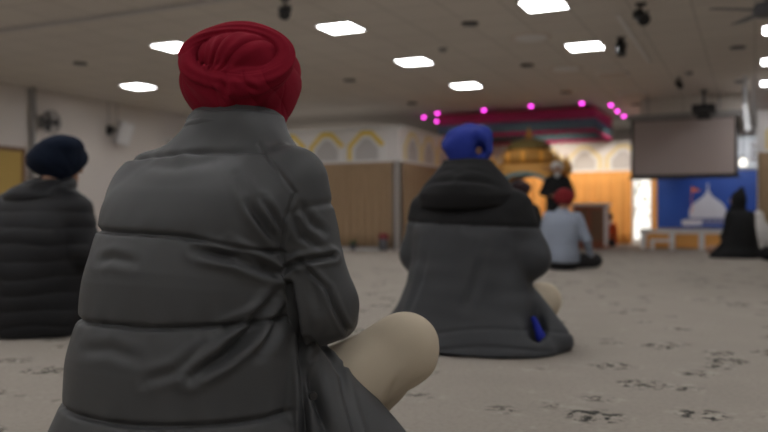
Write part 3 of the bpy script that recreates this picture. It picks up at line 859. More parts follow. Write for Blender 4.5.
# stage partitions
PL, PBK, PR = 13.43, 18.2, 14.0          # left front face, stage back, right front face
XC, XC2 = -5.97, 0.70
FB, FT = 1.65, 2.27                       # fascia bottom / top
t = .12
def partition(nm, x0, y0, x1, y1): return struct(MB().box((min(x0, x1), min(y0, y1), 0), (max(x0, x1), max(y0, y1), FT-.02)).build(nm, M['wall']))
partition('wall_stage_left', XL, PL, XC, PL+t)
partition('wall_stage_left_return', XC-t, PL+t, XC, PBK+t)
XW = onY(757, 0, PR)[0]
partition('wall_stage_right', XW, PR, XR, PR+t)
partition('wall_stage_right_return', XC2, PR+t, XC2+t, PBK+t)
# stage back wall with a doorway for the bright glazed door
zd = dep_y(645, PBK); dx0 = onY(632.5, 0, PBK)[0]; dx1 = onY(651.5, 0, PBK)[0]
struct(MB().box((XC, PBK, 0), (dx0, PBK+t, FT-.02)).box((dx1, PBK, 0), (XC2, PBK+t, FT-.02)).box((dx0, PBK, 1.46), (dx1, PBK+t, FT-.02)).build('wall_stage_back', M['wall']))
dr = struct(MB().box((dx0, PBK+.03, 0), (dx0+.03, PBK+.09, 1.46)).box((dx1-.03, PBK+.03, 0), (dx1, PBK+.09, 1.46)).box((dx0+.03, PBK+.03, .80), (dx1-.03, PBK+.09, .83))
            .box((dx0+.03, PBK+.03, 1.42), (dx1-.03, PBK+.09, 1.46)).box((dx0+.03, PBK+.03, 0), (dx1-.03, PBK+.09, .12)).build('door_1', M['white']))
MB().box((dx0+.03, PBK+.05, .12), (dx1-.03, PBK+.06, 1.42)).build('pane', M['daylight'], dr)
MB().cbox((dx0+.06, PBK+.01, .78), (.02, .04, .12)).build('door_handle', M['steel'], dr)

# fascias: panel, beaded cornice, arch mouldings
def arch_poly(w, h, inset=0.0):
    a = w/2-inset; b = h-inset*1.1; s = b*.52
    return [(-a, 0), (-a, s), (-a*.28, b), (a*.28, b), (a, s), (a, 0)]
def arch_strip(mb, w, h, i0, i1, y0, y1, mi=0):
    p0, p1 = arch_poly(w, h, i0), arch_poly(w, h, i1)
    for k in range(len(p0)-1): mb.prism([p0[k], p0[k+1], p1[k+1], p1[k]], y0, y1, 1 if (mi and k == 4) else 0)
def fascia(nm, x, y, L, rz, n, first, label, ymat):
    """panel of length L running along local +x from (x,y); its face looks to local -y"""
    o = struct(MB().box((0, -.05, FB), (L, 0, FT)).build(nm, M['fascia'], loc=(x, y, 0), rz=rz))
    mb = MB().box((0, -.085, FT-.05), (L, -.05, FT))
    k = 0
    while k*.075 < L-.05:
        mb.box((k*.075+.01, -.11, FT-.04), (k*.075+.055, -.085, FT+.015)); k += 1
    mb.build('cornice', M['white'], o)
    MB().box((0, -.075, FB-.03), (L, -.05, FB+.02)).build('lower_rail', M['white'], o)
    for i in range(n):
        xx = first+i*.84
        c = MB(); arch_strip(c, .76, .54, 0, .075, -.085, -.05, nm == 'trim_1')
        d = c.build('arch_moulding', [ymat, M['white']], o, loc=(xx, 0, FB+.02))
        e = MB(); arch_strip(e, .76, .54, .075, .135, -.075, -.05); e.build('inner_moulding', M['white'], d)
        MB().prism(arch_poly(.76, .54, .135), -.062, -.05).build('arch_panel', M['panel_grey'], d)
    return o
xa = onY(368, 0, PL)[0]
fascia('trim_1', XL, PL, XC-XL, 0, 6, (xa-XL)-5*.84, '', M['yellow'])
fascia('trim_2', XC, PL-.05, PBK-PL+.05, PI/2, 4, .62, '', M['pale_yellow'])
xb = onY(585, 0, PBK)[0]
fascia('trim_3', XC, PBK, XC2-XC, 0, 6, (xb-XC)-3*.84, '', M['pale_yellow'])
fascia('trim_4', XW, PR, 5.0, 0, 5, .50, '', M['pale_yellow'])

# curtains
def curtain(x, y, L, rz, m, label, wave=.15, z0=.03, z1=FB-.03, amp=.035, seed=0):
    r = random.Random(seed); nx = int(L/.018)+2; pts = []
    ph = 0
    for i in range(nx+1):
        s = L*i/nx; ph += 2*PI*(L/nx)/(wave*(.8+.4*r.random()))
        pts.append((s, -.05-amp*(1+math.sin(ph))*.5))
    mb = MB(); rows = 6; vs = []; fs = []
    for j in range(rows+1):
        f = j/rows; zz = z0+(z1-z0)*f
        for (sx, sy) in pts: vs.append((sx, -.05+(sy+.05)*(1-.45*f), zz))
    n = len(pts)
    for j in range(rows):
        for i in range(n-1): fs.append((j*n+i, j*n+i+1, (j+1)*n+i+1, (j+1)*n+i))
    mb.add(vs, fs)
    o = mb.build('curtain', m, smooth=True, loc=(x, y, 0), rz=rz); 
    sl = o.modifiers.new('thick', 'SOLIDIFY'); sl.thickness = .006
    MB().box((0, -.04, z1), (L, -.02, z1+.025)).build('curtain_rail', M['white'], o)
    return tag(o, label, 'curtain')
curtain(XL+.02, PL-.02, XC-XL-.03, 0, M['tan_curtain'], 'brown pleated curtain under the yellow arches, left of the stage', .16, seed=1)
curtain(XC+.02, PL+.05, PBK-PL-.2, PI/2, M['tan_curtain'], 'brown curtain on the side return beside the blue head wrap', .16, seed=2)
curtain(XC+.15, PBK-.02, dx0-XC-.15, 0, M['orange_curtain'], 'long orange gathered curtain behind the gold shrine', .24, seed=3, amp=.09)
curtain(dx1+.01, PBK-.02, onY(657, 0, PBK)[0]-dx1-.01, 0, M['orange_curtain'], 'narrow orange curtain between bright door and blue poster', .12, seed=4)
curtain(XW+.02, PR-.02, 4.6, 0, M['tan_curtain'], 'brown curtain at right edge under pale arches', .18, seed=5)
# corner post and plinths
tag(MB().lathe([(.018, 0), (.018, FB-.06), (.012, FB-.05)], n=12).build('corner_post', M['bin_grey'], smooth=True, loc=(XC+.0, PL-.15, 0)), 'thin grey post at the corner of the left partition', 'post')
struct(MB().box((XL, PL-.19, 0), (XC-.1, PL-.13, .05)).build('baseboard_stage', M['panel_grey']))
# soffit above the screen
YS = 15.5
sx0, sx1 = onY(631, 0, YS)[0], onY(738, 0, YS)[0]; ex = onY(745, 0, YS)[0]
struct(MB().box((onY(640, 0, YS)[0], YS+.12, 2.44), (ex, YS+.5, CEIL)).build('trim_5', M['ceiling']))
struct(MB().box((XL, 6.66, CEIL-.03), (XR, 6.74, CEIL)).build('trim_6', M['panel_grey']))
struct(MB().box((-1.385, 9.0, CEIL-.025), (-1.345, 11.9, CEIL)).build('trim_7', M['white']))

# projection screen
scr = empty('projection_screen', ((sx0+sx1)/2, YS, 0), 0, 'pulled down grey projection screen with black border above the blue poster', 'projection screen')
w = sx1-sx0; zb, zt = hz(177, dep_y(684, YS)), 2.40
MB().box((-w/2-.0, -.012, zb), (w/2+.0, 0, zt), 0).build('black_border', M['black_plastic'], scr)
MB().box((-w/2+.05, -.016, zb+.05), (w/2-.05, -.012, zt-.02)).build('screen_fabric', M['screen_cloth'], scr)
MB().box((-w/2-.08, -.06, zt), (w/2+.08, .06, zt+.10)).build('screen_case', M['grey_plastic'], scr, bev=.01)
MB().tube([(-w/2-.04, -.006, zb-.012), (w/2+.04, -.006, zb-.012)], .02).build('bottom_bar', M['black_plastic'], scr, smooth=True)
for s in (-1, 1): MB().tube([(s*(w/2-.3), 0, zt+.09), (s*(w/2-.3), 0, CEIL)], .012).build('hanger_rod', M['steel'], scr, smooth=True)
for s in (-1, 1): MB().box((s*(w/2-.2)-.015, .05, zt+.05), (s*(w/2-.2)+.015, .125, zt+.09)).build('bracket', M['steel'], scr)
# projector
zq = 14.0; x, y = gp(704, zq); hh = hz(112, zq)
pj = empty('projector', (x, y, CEIL), 0, 'black projector hanging from the ceiling in front of the screen', 'projector')
MB().box((-.19, -.18, hh-CEIL-.04), (.19, .18, hh-CEIL+.12)).build('body', M['black_plastic'], pj, bev=.015)
MB().lathe([(.045, 0), (.05, .02), (.05, .06), (.04, .065)], (0, 0, 0), axis='y').build('lens', M['black_plastic'], pj, smooth=True, loc=(.05, .225, hh-CEIL+.03))
MB().lathe([(.022, hh-CEIL+.12), (.022, -.015)]).lathe([(.07, -.015), (.07, 0)]).build('ceiling_mount', M['black_plastic'], pj, smooth=True)
MB().box((-.11, -.12, hh-CEIL-.13), (.11, .08, hh-CEIL-.041)).build('speaker_box', M['black_plastic'], pj, bev=.01)
# blue poster with white dome
YP = PBK-.03
px0, px1 = onY(657.5, 0, YP)[0], onY(760, 0, YP)[0]; pb, pt = hz(228, dep_y(700, YP)), 1.58
po = empty('poster', ((px0+px1)/2, YP, 0), 0, 'large blue wall poster picturing a white dome and orange flag', 'poster')
MB().box((px0-(px0+px1)/2, -.02, pb), (px1-(px0+px1)/2, 0, pt)).build('blue_sheet', M['poster_blue'], po)
cx = (px0+px1)/2
def pp(px, py): X, Z = onY(px, py, YP); return X-cx, Z
dome = [(690, 218), (689, 213.5), (690, 208.5), (693, 204), (698, 200.3), (703.2, 196.6), (706.5, 192), (708, 187), (709.5, 192), (712.8, 196.6), (718, 200.3), (723, 204), (726, 208.5), (727, 213.5), (726, 218)]
g = MB()
g.prism([pp(*q) for q in dome], -.024, -.02, 0)
g.prism([pp(687, 218), pp(729, 218), pp(729, 224), pp(687, 224)], -.0235, -.02, 1)
for k in range(8):
    a = 688+k*5; g.prism([pp(a, 223), pp(a, 219), pp(a+1.7, 217.3), pp(a+3.4, 219), pp(a+3.4, 223)], -.026, -.024, 2)
g.prism([pp(682, 225.5), pp(682, 220), pp(702, 220), pp(702, 225.5)], -.027, -.02, 0)
g.prism([pp(707.3, 188.5), pp(706.7, 185), pp(708, 182), pp(709.3, 185), pp(708.7, 188.5)], -.0235, -.02, 1)
g.prism([pp(691.4, 213), pp(691.4, 186), pp(692.2, 186), pp(692.2, 213)], -.0245, -.02, 3)
g.prism([pp(692.2, 187), pp(701, 190.5), pp(692.2, 192.5)], -.0245, -.02, 3)
pic = g.build('dome_picture', [M['poster_white'], M['poster_pale'], M['poster_dark'], M['flag_orange']], po)
# white bench
bz = .37
bx0, bx1 = onY(641, 0, 16.3)[0], onY(737, 0, 16.3)[0]
bn = empty('bench', ((bx0+bx1)/2, 16.3, 0), 0, 'long low white topped bench below the blue poster', 'bench')
bw = (bx1-bx0)/2
MB().box((-bw, -.28, bz-.07), (bw, .28, bz)).build('top', M['white_cloth'], bn, bev=.012)
for k in range(3):
    a = -bw+.08+k*(2*bw-.16)/3; MB().box((a+.05, -.25, .02), (a+(2*bw-.16)/3-.05, -.23, bz-.08)).build('panel', M['orange_curtain'], bn)
for k in range(4):
    a = -bw+.08+k*(2*bw-.16)/3; MB().box((a-.05, -.27, 0), (a+.05, .25, bz-.07)).build('leg', M['white'], bn)
x, y = gp(662, dep_y(662, 15.6))
st = empty('stool', (x, y, 0), 0, 'small low white stool in front of the bench', 'stool')
MB().box((-.20, -.14, .15), (.20, .14, .19)).build('top', M['white'], st, bev=.008)
for sx in (-1, 1):
    for sy in (-1, 1): MB().box((sx*.17-.02, sy*.11-.02, 0), (sx*.17+.02, sy*.11+.02, .15)).build('leg', M['white'], st)
# wooden box lectern
x, y = gp(591, dep_y(591, 16.0))
lb = empty('offering_box', (x, y, 0), 0, 'dark wooden offering box with white top beside the standing person', 'box')
MB().box((-.31, -.22, .05), (.31, .22, .82)).build('body', M['wood'], lb, bev=.01)
MB().box((-.34, -.25, .82), (.34, .25, .88)).build('top', M['white'], lb, bev=.01)
for k in (-1, 1): MB().box((k*.31-.02, -.235, .05), (k*.31+.02, -.205, .82)).build('corner_trim', M['white'], lb)
MB().box((-.33, -.24, 0), (.33, .24, .05)).build('plinth', M['wood'], lb)
for k in (-1, 1): MB().box((k*.15-.11, -.232, .14), (k*.15+.11, -.22, .74)).build('door', M['oak'], lb)

# ------------------------------------------------------------------ palki (gold shrine) and canopy
x, y = gp(529, dep_y(529, 15.15))
pk = empty('shrine', (x, y, 0), 0, 'gold domed shrine with arched front on a cloth covered base', 'shrine', sc=.92)
MB().box((-.80, -.55, 0), (.80, .55, .45)).build('base', M['white_cloth'], pk, bev=.03)
MB().box((-.70, -.48, .45), (.70, .48, .62)).build('cushion', M['orange_cloth'], pk, bev=.06)
for sx in (-1, 1):
    for sy in (-1, 1):
        p = MB().lathe([(.05, .45), (.05, .52), (.032, .56), (.028, .8), (.032, 1.05), (.045, 1.1), (.03, 1.13), (.045, 1.22), (.055, 1.28)], n=14).build('post', M['gold'], pk, smooth=True, loc=(sx*.72, sy*.45, 0))
        d = MB().lathe([(.05, 1.27), (.04, 1.5), (.10, 1.56), (.125, 1.60), (.14, 1.68), (.12, 1.77), (.05, 1.86), (.02, 1.90), (.025, 1.93), (.004, 2.0)], n=16).build('corner_dome', M['gold'], pk, smooth=True, loc=(sx*.68, sy*.42, 0))
for sy, nm in ((-1, 'front_arch'), (1, 'rear_arch')):
    mb = MB(); n = 22
    for k in range(n):
        a0, a1 = PI*k/n, PI*(k+1)/n
        q = lambda a, r, e=1.0: (r*math.cos(a), 1.18+r*.66*math.sin(a)**1.0*e)
        mb.prism([q(a0, .80), q(a1, .80), q(a1, .62), q(a0, .62)], sy*.47-.03, sy*.47+.03)
    # scalloped fringe
    ar = mb.build(nm, M['gold'], pk, smooth=True)
    mb = MB()
    for k in range(n):
        a0, a1 = PI*k/n, PI*(k+1)/n
        mb.prism([q(a0, .62), q(a1, .62), q(a1, .52), q(a0, .52)], sy*.47-.012, sy*.47+.012)
    mb.build('teal_lining', M['teal'], ar)
MB().box((-.62, -.46, 1.66), (.62, .46, 1.74)).build('roof_slab', M['gold'], pk, bev=.015)
prof = [(.42, 1.74), (.46, 1.78), (.49, 1.84), (.50, 1.92), (.48, 2.0), (.44, 2.06)]
MB().lathe(prof, n=40).build('drum', M['gold'], pk, smooth=True)
dm = MB()
prof2 = [(.445, 2.06), (.47, 2.09), (.44, 2.17), (.34, 2.24), (.20, 2.28), (.12, 2.30), (.08, 2.32)]
dm.lathe(prof2, n=40).build('dome', M['green_gold'], pk, smooth=True)
MB().lathe([(.08, 2.29), (.10, 2.32), (.05, 2.36), (.07, 2.40), (.03, 2.44), (.035, 2.47), (.005, 2.56)], n=18).build('finial', M['gold'], pk, smooth=True)
for k in range(24):
    a = 2*PI*k/24
    MB().lathe([(.005, -.14), (.06, -.09), (.07, 0), (.055, .09), (.005, .14)], n=10, sx=.75, sy=.75).build('petal', M['gold_bright'] if k % 3 == 0 else M['gold'], pk, smooth=True, loc=(.485*math.cos(a), .485*math.sin(a), 1.90))

cx0, cx1, cy0, cy1 = onY(438, 0, 15.95)[0], onY(595, 0, 15.95)[0], 15.95, 18.0
cn = empty('canopy', ((cx0+cx1)/2, (cy0+cy1)/2, 0), 0, 'magenta and teal fabric canopy hung over the gold shrine', 'canopy')
hw, hd = (cx1-cx0)/2, (cy1-cy0)/2
CB, CT = 2.29, 2.74
MB().box((-hw, -hd, CT-.03), (hw, hd, CT)).build('ceiling_cloth', M['magenta'], cn)
def valance(L, z0, z1, m, nm, pos, rz, amp=.012, sc=0):
    n = int(L/.02); vs = []; fs = []
    for i in range(n+1):
        s = -L/2+L*i/n; o_ = amp*math.sin(s*2*PI/.11); lo = z0-(sc*abs(math.sin(s*PI/.16)) if sc else 0)
        vs += [(s, o_*1.3, lo), (s, o_*.6, z1)]
    for i in range(n): fs.append((2*i, 2*i+2, 2*i+3, 2*i+1))
    o = MB().add(vs, fs).build(nm, m, cn, smooth=True, loc=pos, rz=rz)
    k = o.modifiers.new('thick', 'SOLIDIFY'); k.thickness = .008; return o
for L, pos, rz in ((2*hw, (0, -hd, 0), 0), (2*hd, (hw, 0, 0), PI/2), (2*hw, (0, hd, 0), 0), (2*hd, (-hw, 0, 0), PI/2)):
    valance(L, 2.55, CT, M['magenta'], 'upper_valance', pos, rz)
    valance(L, 2.35, 2.56, M['teal'], 'lower_valance', pos, rz)
    valance(L, CB, 2.355, M['magenta'], 'fringe', pos, rz, sc=.02)
    e = MB().tube([(-L/2, 0, CT+.01), (L/2, 0, CT+.01)], .028).build('edge_roll', M['pink_edge'], cn, smooth=True, loc=pos, rz=rz)
for sx in (-1, 1):
    for sy in (-1, 1): MB().tube([(sx*(hw-.02), sy*(hd-.02), CT), (sx*(hw-.02), sy*(hd-.02), CEIL)], .008).build('cord', M['white'], cn, smooth=True)

# ------------------------------------------------------------------ ceiling fittings
def ceiling_lamp(x, y, on, label, group=None):
    o = empty('ceiling_light', (x, y, CEIL), 0, label, 'ceiling light', group)
    mb = MB()
    for s in (-1, 1): mb.box((s*.218-.010, -.228, -.02), (s*.218+.010, .228, 0)).box((-.208, s*.218-.010, -.02), (.208, s*.218+.010, 0))
    mb.build('frame', M['white'], o)
    MB().box((-.208, -.208, -.015), (.208, .208, -.008)).build('diffuser', M['lamp_on' if on else 'lamp_off'], o)
    return o
LY = [-2.9, -.6, 1.6, 3.85, 6.05, 8.28, 10.5, 12.75]
lab = {(-6.85, 10.5): 'lit square ceiling panel right behind the dark red turban', (-9.3, 12.75): 'far lit ceiling panel hidden low behind the dark red turban',
       (-6.85, 8.28): 'lit square ceiling panel partly hidden by the dark red turban', (-9.45, 10.5): 'lit square ceiling panel nearest the left wall, above the white speaker',
       (-4.4, 8.28): 'lit square ceiling panel right of the dark red turban, nearest of its column', (-4.4, 10.5): 'lit square ceiling panel second in the column right of the dark red turban',
       (-4.4, 12.75): 'lit square ceiling panel above the blue head wrap, farthest of its column', (-2.0, 8.28): 'lit square ceiling panel cut by the top edge of the photo, above the shrine',
       (-2.0, 10.5): 'lit square ceiling panel beside the hanging black spotlight', (.30, 10.5): 'lit square ceiling panel at right edge, topmost of three',
       (.30, 12.6): 'lit square ceiling panel at right edge, middle of three', (.30, 14.6): 'lit square ceiling panel at right edge, lowest of three'}
for k, v in lab.items(): ceiling_lamp(k[0], k[1], True, v, 'lit ceiling panels')
ceiling_lamp(-2.0, 12.75, False, 'unlit ceiling panel above the canopy, nearer of the two', 'unlit ceiling panels')
ceiling_lamp(-2.0, 14.9, False, 'unlit ceiling panel near the canopy, farther of the two', 'unlit ceiling panels')
for xx in (-9.3, -6.85, -4.4, -2.0, .4, 2.8):
    for yy in LY[:5]:
        if (xx == -6.85 and yy > 6) or (yy < -1 and xx in (-9.3, 2.8)): continue
        ceiling_lamp(xx, yy, True, 'lit square ceiling panel over the near part of the hall', 'ceiling panels over the near hall')

vents = [(80, 63, 'small black ceiling vent above the left wall fan'), (350, 80, 'small black ceiling vent between two lit panels right of the red turban'),
         (470, 23, 'small black ceiling vent left of the panel cut by the top edge'), (527, 65, 'small black ceiling vent below the round ceiling diffuser'),
         (566, 92, 'small black ceiling vent just above the canopy lights'), (412, 103, 'small black ceiling vent left of the pink lights'),
         (738, 47, 'small black ceiling vent at upper right, nearer of two'), (741, 81, 'small black ceiling vent at right, above the white tube lamp'), (636, 104, 'small black ceiling vent above the left end of the screen')]
for px, py, l in vents:
    x, y = onceil(px, py)
    o = empty('ceiling_vent', (x, y, CEIL), 0, l, 'vent', 'small black ceiling vents')
    MB().lathe([(.095, -.018), (.10, -.012), (.10, 0)], n=20).build('rim', M['black_plastic'], o, smooth=True)
    MB().lathe([(.06, -.024), (.07, -.0185)], n=20).build('grille', M['bin_grey'], o, smooth=True)
for px, py, l in ((531, 37, 'round ceiling air diffuser with rings, above the blue head wrap'), (566, 68, 'round ceiling air diffuser nearer to the canopy')):
    x, y = onceil(px, py)
    o = empty('air_diffuser', (x, y, CEIL), 0, l, 'air diffuser', 'round ceiling diffusers')
    MB().lathe([(.24, -.012), (.255, 0)], n=30).build('plate', M['lamp_off'], o, smooth=True)
    for r, zz in ((.18, -.026), (.10, -.040)): MB().lathe([(r, zz), (r+.03, zz+.0135)], n=30).build('ring', M['white'], o, smooth=True)
def spot(px, py, l, s=1.0, drop=.13, m='black_plastic', tilt=.6):
    z = (CEIL-drop-CAMH)*FPX/(HY-py); x, y = gp(px, z)
    o = empty('spotlight', (x, y, CEIL), 0, l, 'spotlight', sc=1)
    MB().lathe([(.05*s, -.02), (.055*s, 0)], n=16).lathe([(.012, -drop), (.012, -.02)], n=10).build('mount', M[m], o, smooth=True)
    h = MB().lathe([(.035*s, -.09*s), (.05*s, -.07*s), (.055*s, .02*s), (.06*s, .10*s), (.055*s, .11*s)], n=18, axis='y').build('lamp_head', M[m], o, smooth=True, loc=(0, 0, -drop))
    h.rotation_euler = (tilt, 0, .5)
    MB().box((-.07*s, -.012, -.02*s-drop), (-.055*s, .012, .05*s-drop)).box((.055*s, -.012, -.02*s-drop), (.07*s, .012, .05*s-drop)).build('yoke', M[m], o)
spot(285, 11, 'black ceiling spotlight above right of the dark red turban', 1.0)
spot(641, 16, 'black ceiling spotlight at the top right, nearest the trunking strip', 1.1)
spot(621, 47, 'black ceiling spotlight just right of a lit panel', 1.0, .12, tilt=1.4)
spot(679, 84, 'small dark ceiling spotlight above the projector', .8, .10)
for px, py, l in ((443, 48, 'small grey smoke detector between two lit ceiling panels'), (689, 72, 'small grey smoke detector above right of the projection screen')):
    x, y = onceil(px, py)
    o = empty('smoke_detector', (x, y, CEIL), 0, l, 'smoke detector')
    MB().lathe([(.04, -.045), (.055, -.03), (.06, -.012), (.06, 0)], n=20).build('housing', M['grey_plastic'], o, smooth=True)
    MB().lathe([(.012, -.052), (.016, -.045)], n=12).build('sensor', M['bin_grey'], o, smooth=True)
# pink LEDs round the canopy
leds = [(424, 117, 'far pink ceiling spot left of the blue head wrap, leftmost'), (437.5, 113, 'pink ceiling spot second from the left'), (484, 110, 'pink ceiling spot above the right of the blue head wrap'),
        (531, 106, 'pink ceiling spot above the shrine finial'), (582, 103, 'pink ceiling spot above the right part of the canopy front'), (611, 105, 'pink ceiling spot right of canopy, nearest of three'),
        (617.5, 111, 'pink ceiling spot right of canopy, middle of three'), (624, 116, 'pink ceiling spot right of canopy, farthest of three'), (437, 121, 'faint pink ceiling spot behind the left canopy corner')]
for px, py, l in leds:
    x, y = onceil(px, py, CEIL-.03)
    o = empty('pink_spot', (x, y, CEIL), 0, l, 'pink light', 'pink ceiling spots round the canopy')
    MB().lathe([(.045, -.02), (.05, 0)], n=18).build('rim', M['white_plastic'], o, smooth=True)
    MB().lathe([(.008, -.06), (.025, -.052), (.035, -.035), (.034, -.02)], n=18).build('bulb', M['pink_led'], o, smooth=True)

# ceiling fan at top right corner
x, y = gp(767, 7.2)
fn = empty('ceiling_fan', (x, y, CEIL), .5, 'dark ceiling fan cut by the upper right corner', 'ceiling fan')
MB().lathe([(.06, -.05), (.07, 0)]).lathe([(.015, -.30), (.015, -.05)]).build('rod', M['bin_grey'], fn, smooth=True)
MB().lathe([(.03, -.44), (.10, -.42), (.12, -.36), (.10, -.31), (.03, -.30)]).build('motor', M['bin_grey'], fn, smooth=True)
for k in range(4):
    a = k*PI/2
    mb = MB().add([(.10, -.05, -.36), (.5, -.075, -.345), (.52, 0, -.36), (.5, .075, -.375), (.10, .05, -.37),
                   (.10, -.05, -.368), (.5, -.075, -.353), (.52, 0, -.368), (.5, .075, -.383), (.10, .05, -.378)],
                  [(0, 1, 2, 3, 4), (9, 8, 7, 6, 5)]+[(i, i+5, (i+1) % 5+5, (i+1) % 5) for i in range(5)])
    mb.build('blade', M['bin_grey'], fn, rz=a)

# ------------------------------------------------------------------ left wall fittings
z = dep_x(47, XL+.15); x, y = gp(47, z); hh = hz(122, z)
fn = empty('wall_fan', (XL, y, hh), 0, 'dark round wall fan high on the left wall', 'fan')
MB().box((0, -.06, -.10), (.03, .06, .10)).tube([(.02, 0, 0), (.14, 0, .02)], .02).build('bracket', M['grey_plastic'], fn)
MB().lathe([(.05, .12), (.06, .16), (.045, .22)], axis='x', n=18).build('motor', M['black_plastic'], fn, smooth=True)
cg = MB()
for r, xx in ((.19, .27), (.19, .23), (.12, .285), (.06, .295)):
    cg.tube([(xx, r*math.cos(t_), r*math.sin(t_)) for t_ in np.linspace(0, 2*PI, 33)[:-1]], .007, 6, closed=True)
for k in range(16):
    t_ = 2*PI*k/16; cg.tube([(.30, .04*math.cos(t_), .04*math.sin(t_)), (.27, .19*math.cos(t_), .19*math.sin(t_)), (.20, .17*math.cos(t_), .17*math.sin(t_)), (.15, .05*math.cos(t_), .05*math.sin(t_))], .003, 5)
cg.build('cage', M['bin_grey'], fn, smooth=True)
for k in range(3):
    t_ = 2*PI*k/3; c_, s_ = math.cos(t_), math.sin(t_)
    q = lambda r, w_, xx: (xx, r*c_-w_*s_, r*s_+w_*c_)
    MB().add([q(.03, -.03, .235), q(.16, -.07, .225), q(.165, .05, .26), q(.03, .03, .25), q(.03, -.03, .239), q(.16, -.07, .229), q(.165, .05, .264), q(.03, .03, .254)],
             [(0, 1, 2, 3), (7, 6, 5, 4), (0, 4, 5, 1), (1, 5, 6, 2), (2, 6, 7, 3), (3, 7, 4, 0)]).build('blade', M['black_plastic'], fn)
z = dep_x(121, XL+.2); x, y = gp(121, z); hh = hz(133, z)
sp = empty('wall_speaker', (XL, y, hh), 0, 'white speaker box tilted on a bracket on the left wall', 'speaker')
MB().tube([(.0, -.12, .06), (.10, -.10, .06), (.16, -.02, .02)], .03).box((0, -.18, -.04), (.03, -.06, .14)).build('bracket', M['black_plastic'], sp)
b_ = MB().box((-.12, -.13, -.22), (.12, .13, .22)).build('cabinet', M['white_plastic'], sp, bev=.015, loc=(.25, .02, 0)); b_.rotation_euler = (-.25, .2, -.5)
MB().box((.1201, -.11, -.20), (.13, .11, .20)).build('grille', M['white'], b_, bev=.004)
for k, dy in enumerate((-.15, .08)):
    tag(MB().tube([(XL+.012, y+dy, hh+.18), (XL+.012, y+dy+.02, hh+.32), (XL+.012, y+dy, CEIL)], .009, 8).build('cable', M['grey_plastic'], smooth=True), ('grey cable running up the wall, left of the two above the speaker', 'grey cable running up the wall, right of the two above the speaker')[k], 'cable')
z = dep_x(32, XL+.04); x, y = gp(32, z)
tag(MB().lathe([(.055, 0), (.055, CEIL-.001)], n=14).build('wall_pipe', M['grey_plastic'], smooth=True, loc=(XL+.06, y, 0)), 'vertical grey pipe on the left wall beside the fan', 'pipe')
z = dep_x(25, XL+.04); x, y1 = gp(25, z); ht = hz(148, z)
nb = empty('notice_board', (XL, y1-.75, 0), 0, 'yellow notice board in brown wooden frame on the left wall', 'notice board')
MB().box((0, -.70, .85), (.025, .70, ht-.05)).build('board', M['notice_yellow'], nb)
MB().box((0, -.76, ht-.06), (.045, .76, ht)).box((0, -.76, .79), (.045, .76, .85)).box((0, -.76, .85), (.045, -.70, ht-.06)).box((0, .70, .85), (.045, .76, ht-.06)).build('frame', M['oak'], nb)

# small things by the left curtain
x, y = gp(383.5, dep_y(383.5, PL-.35))
fe = empty('waste_bin', (x, y, 0), 0, 'small grey bin with red top at the foot of the brown curtain', 'bin')
MB().lathe([(.075, 0), (.085, .02), (.09, .20), (.085, .21)], n=18).build('body', M['bin_grey'], fe, smooth=True)
MB().lathe([(.092, .21), (.095, .24), (.08, .30), (.03, .32)], n=18).build('lid', M['fire_red'], fe, smooth=True)
x, y = gp(353, dep_y(353, PL-.35))
pl = empty('potted_plant', (x, y, 0), 0, 'tiny potted green plant on the floor by the brown curtain', 'plant')
MB().lathe([(.045, 0), (.06, .08), (.065, .10)], n=16).build('pot', M['bin_grey'], pl, smooth=True)
lf = MB(); r = random.Random(4)
for k in range(22):
    a = r.random()*2*PI; t_ = .02+r.random()*.06; zz = .12+r.random()*.10
    lf.add([(0, 0, .09), (t_*math.cos(a-.5), t_*math.sin(a-.5), zz*.8), (1.5*t_*math.cos(a), 1.5*t_*math.sin(a), zz), (t_*math.cos(a+.5), t_*math.sin(a+.5), zz*.82)], [(0, 1, 2, 3)])
lf.build('leaves', M['green_plant'], pl)
# bag beside the woman
x, y = gp(769, 10.9)
V = Vol(.008); V.add(ell((0, 0, .09), (.13, .09, .088)), .02); V.add(ell((0, 0, .13), (.10, .06, .07)), .04)
bg = V.mesh('bag', M['black_cloth'], None); bg.location = (x, y, 0); tag(bg, 'soft black bag on the carpet at right edge beside the black robe', 'bag')
MB().tube([(-.06, 0, .18), (-.04, 0, .25), (.04, 0, .25), (.06, 0, .18)], .008).build('strap', M['black_cloth'], bg, smooth=True)

# right booth ornaments
zr = dep_y(748, PR-.25)
x, y = gp(748, zr)
tl = empty('tube_lamp', (x, y, 0), 0, 'short white vertical tube lamp at the corner of the right partition', 'lamp')
MB().tube([(0, 0, hz(131, zr)), (-.04, 0, hz(104, zr))], .04, 14).build('tube', M['tube_white'], tl, smooth=True)
MB().lathe([(.03, hz(103.9, zr)), (.03, CEIL)], (-.04, 0, 0), n=12).build('cap', M['white_plastic'], tl, smooth=True)
x, y = gp(753.5, zr)
for k, (py, l) in enumerate(((145.5, 'silver ball ornament at right edge, top of three'), (152, 'silver ball ornament at right edge, middle of three'), (158.5, 'silver ball ornament at right edge, lowest of three'))):
    o = empty('bauble', (x, y, hz(py, zr)), 0, l, 'ornament', 'silver ball ornaments on a string')
    MB().lathe([(.002, -.042), (.024, -.035), (.038, -.018), (.042, 0), (.038, .018), (.024, .035), (.002, .042)], n=18).build('ball', M['silver_ball'], o, smooth=True)
    MB().lathe([(.008, .038), (.008, .052 if k else CEIL-hz(py, zr))], n=8).build('cord', M['white_plastic'], o, smooth=True)
zr2 = dep_y(743, 15.0); x, y = gp(743, zr2)
o = empty('pendant_bulb', (x, y, hz(163, zr2)), 0, 'glowing warm white globe lamp at the right end of the screen', 'lamp')
MB().lathe([(.004, -.06), (.04, -.05), (.062, -.015), (.062, .02), (.04, .05), (.02, .08)], n=20).build('globe', M['warm_bulb'], o, smooth=True)
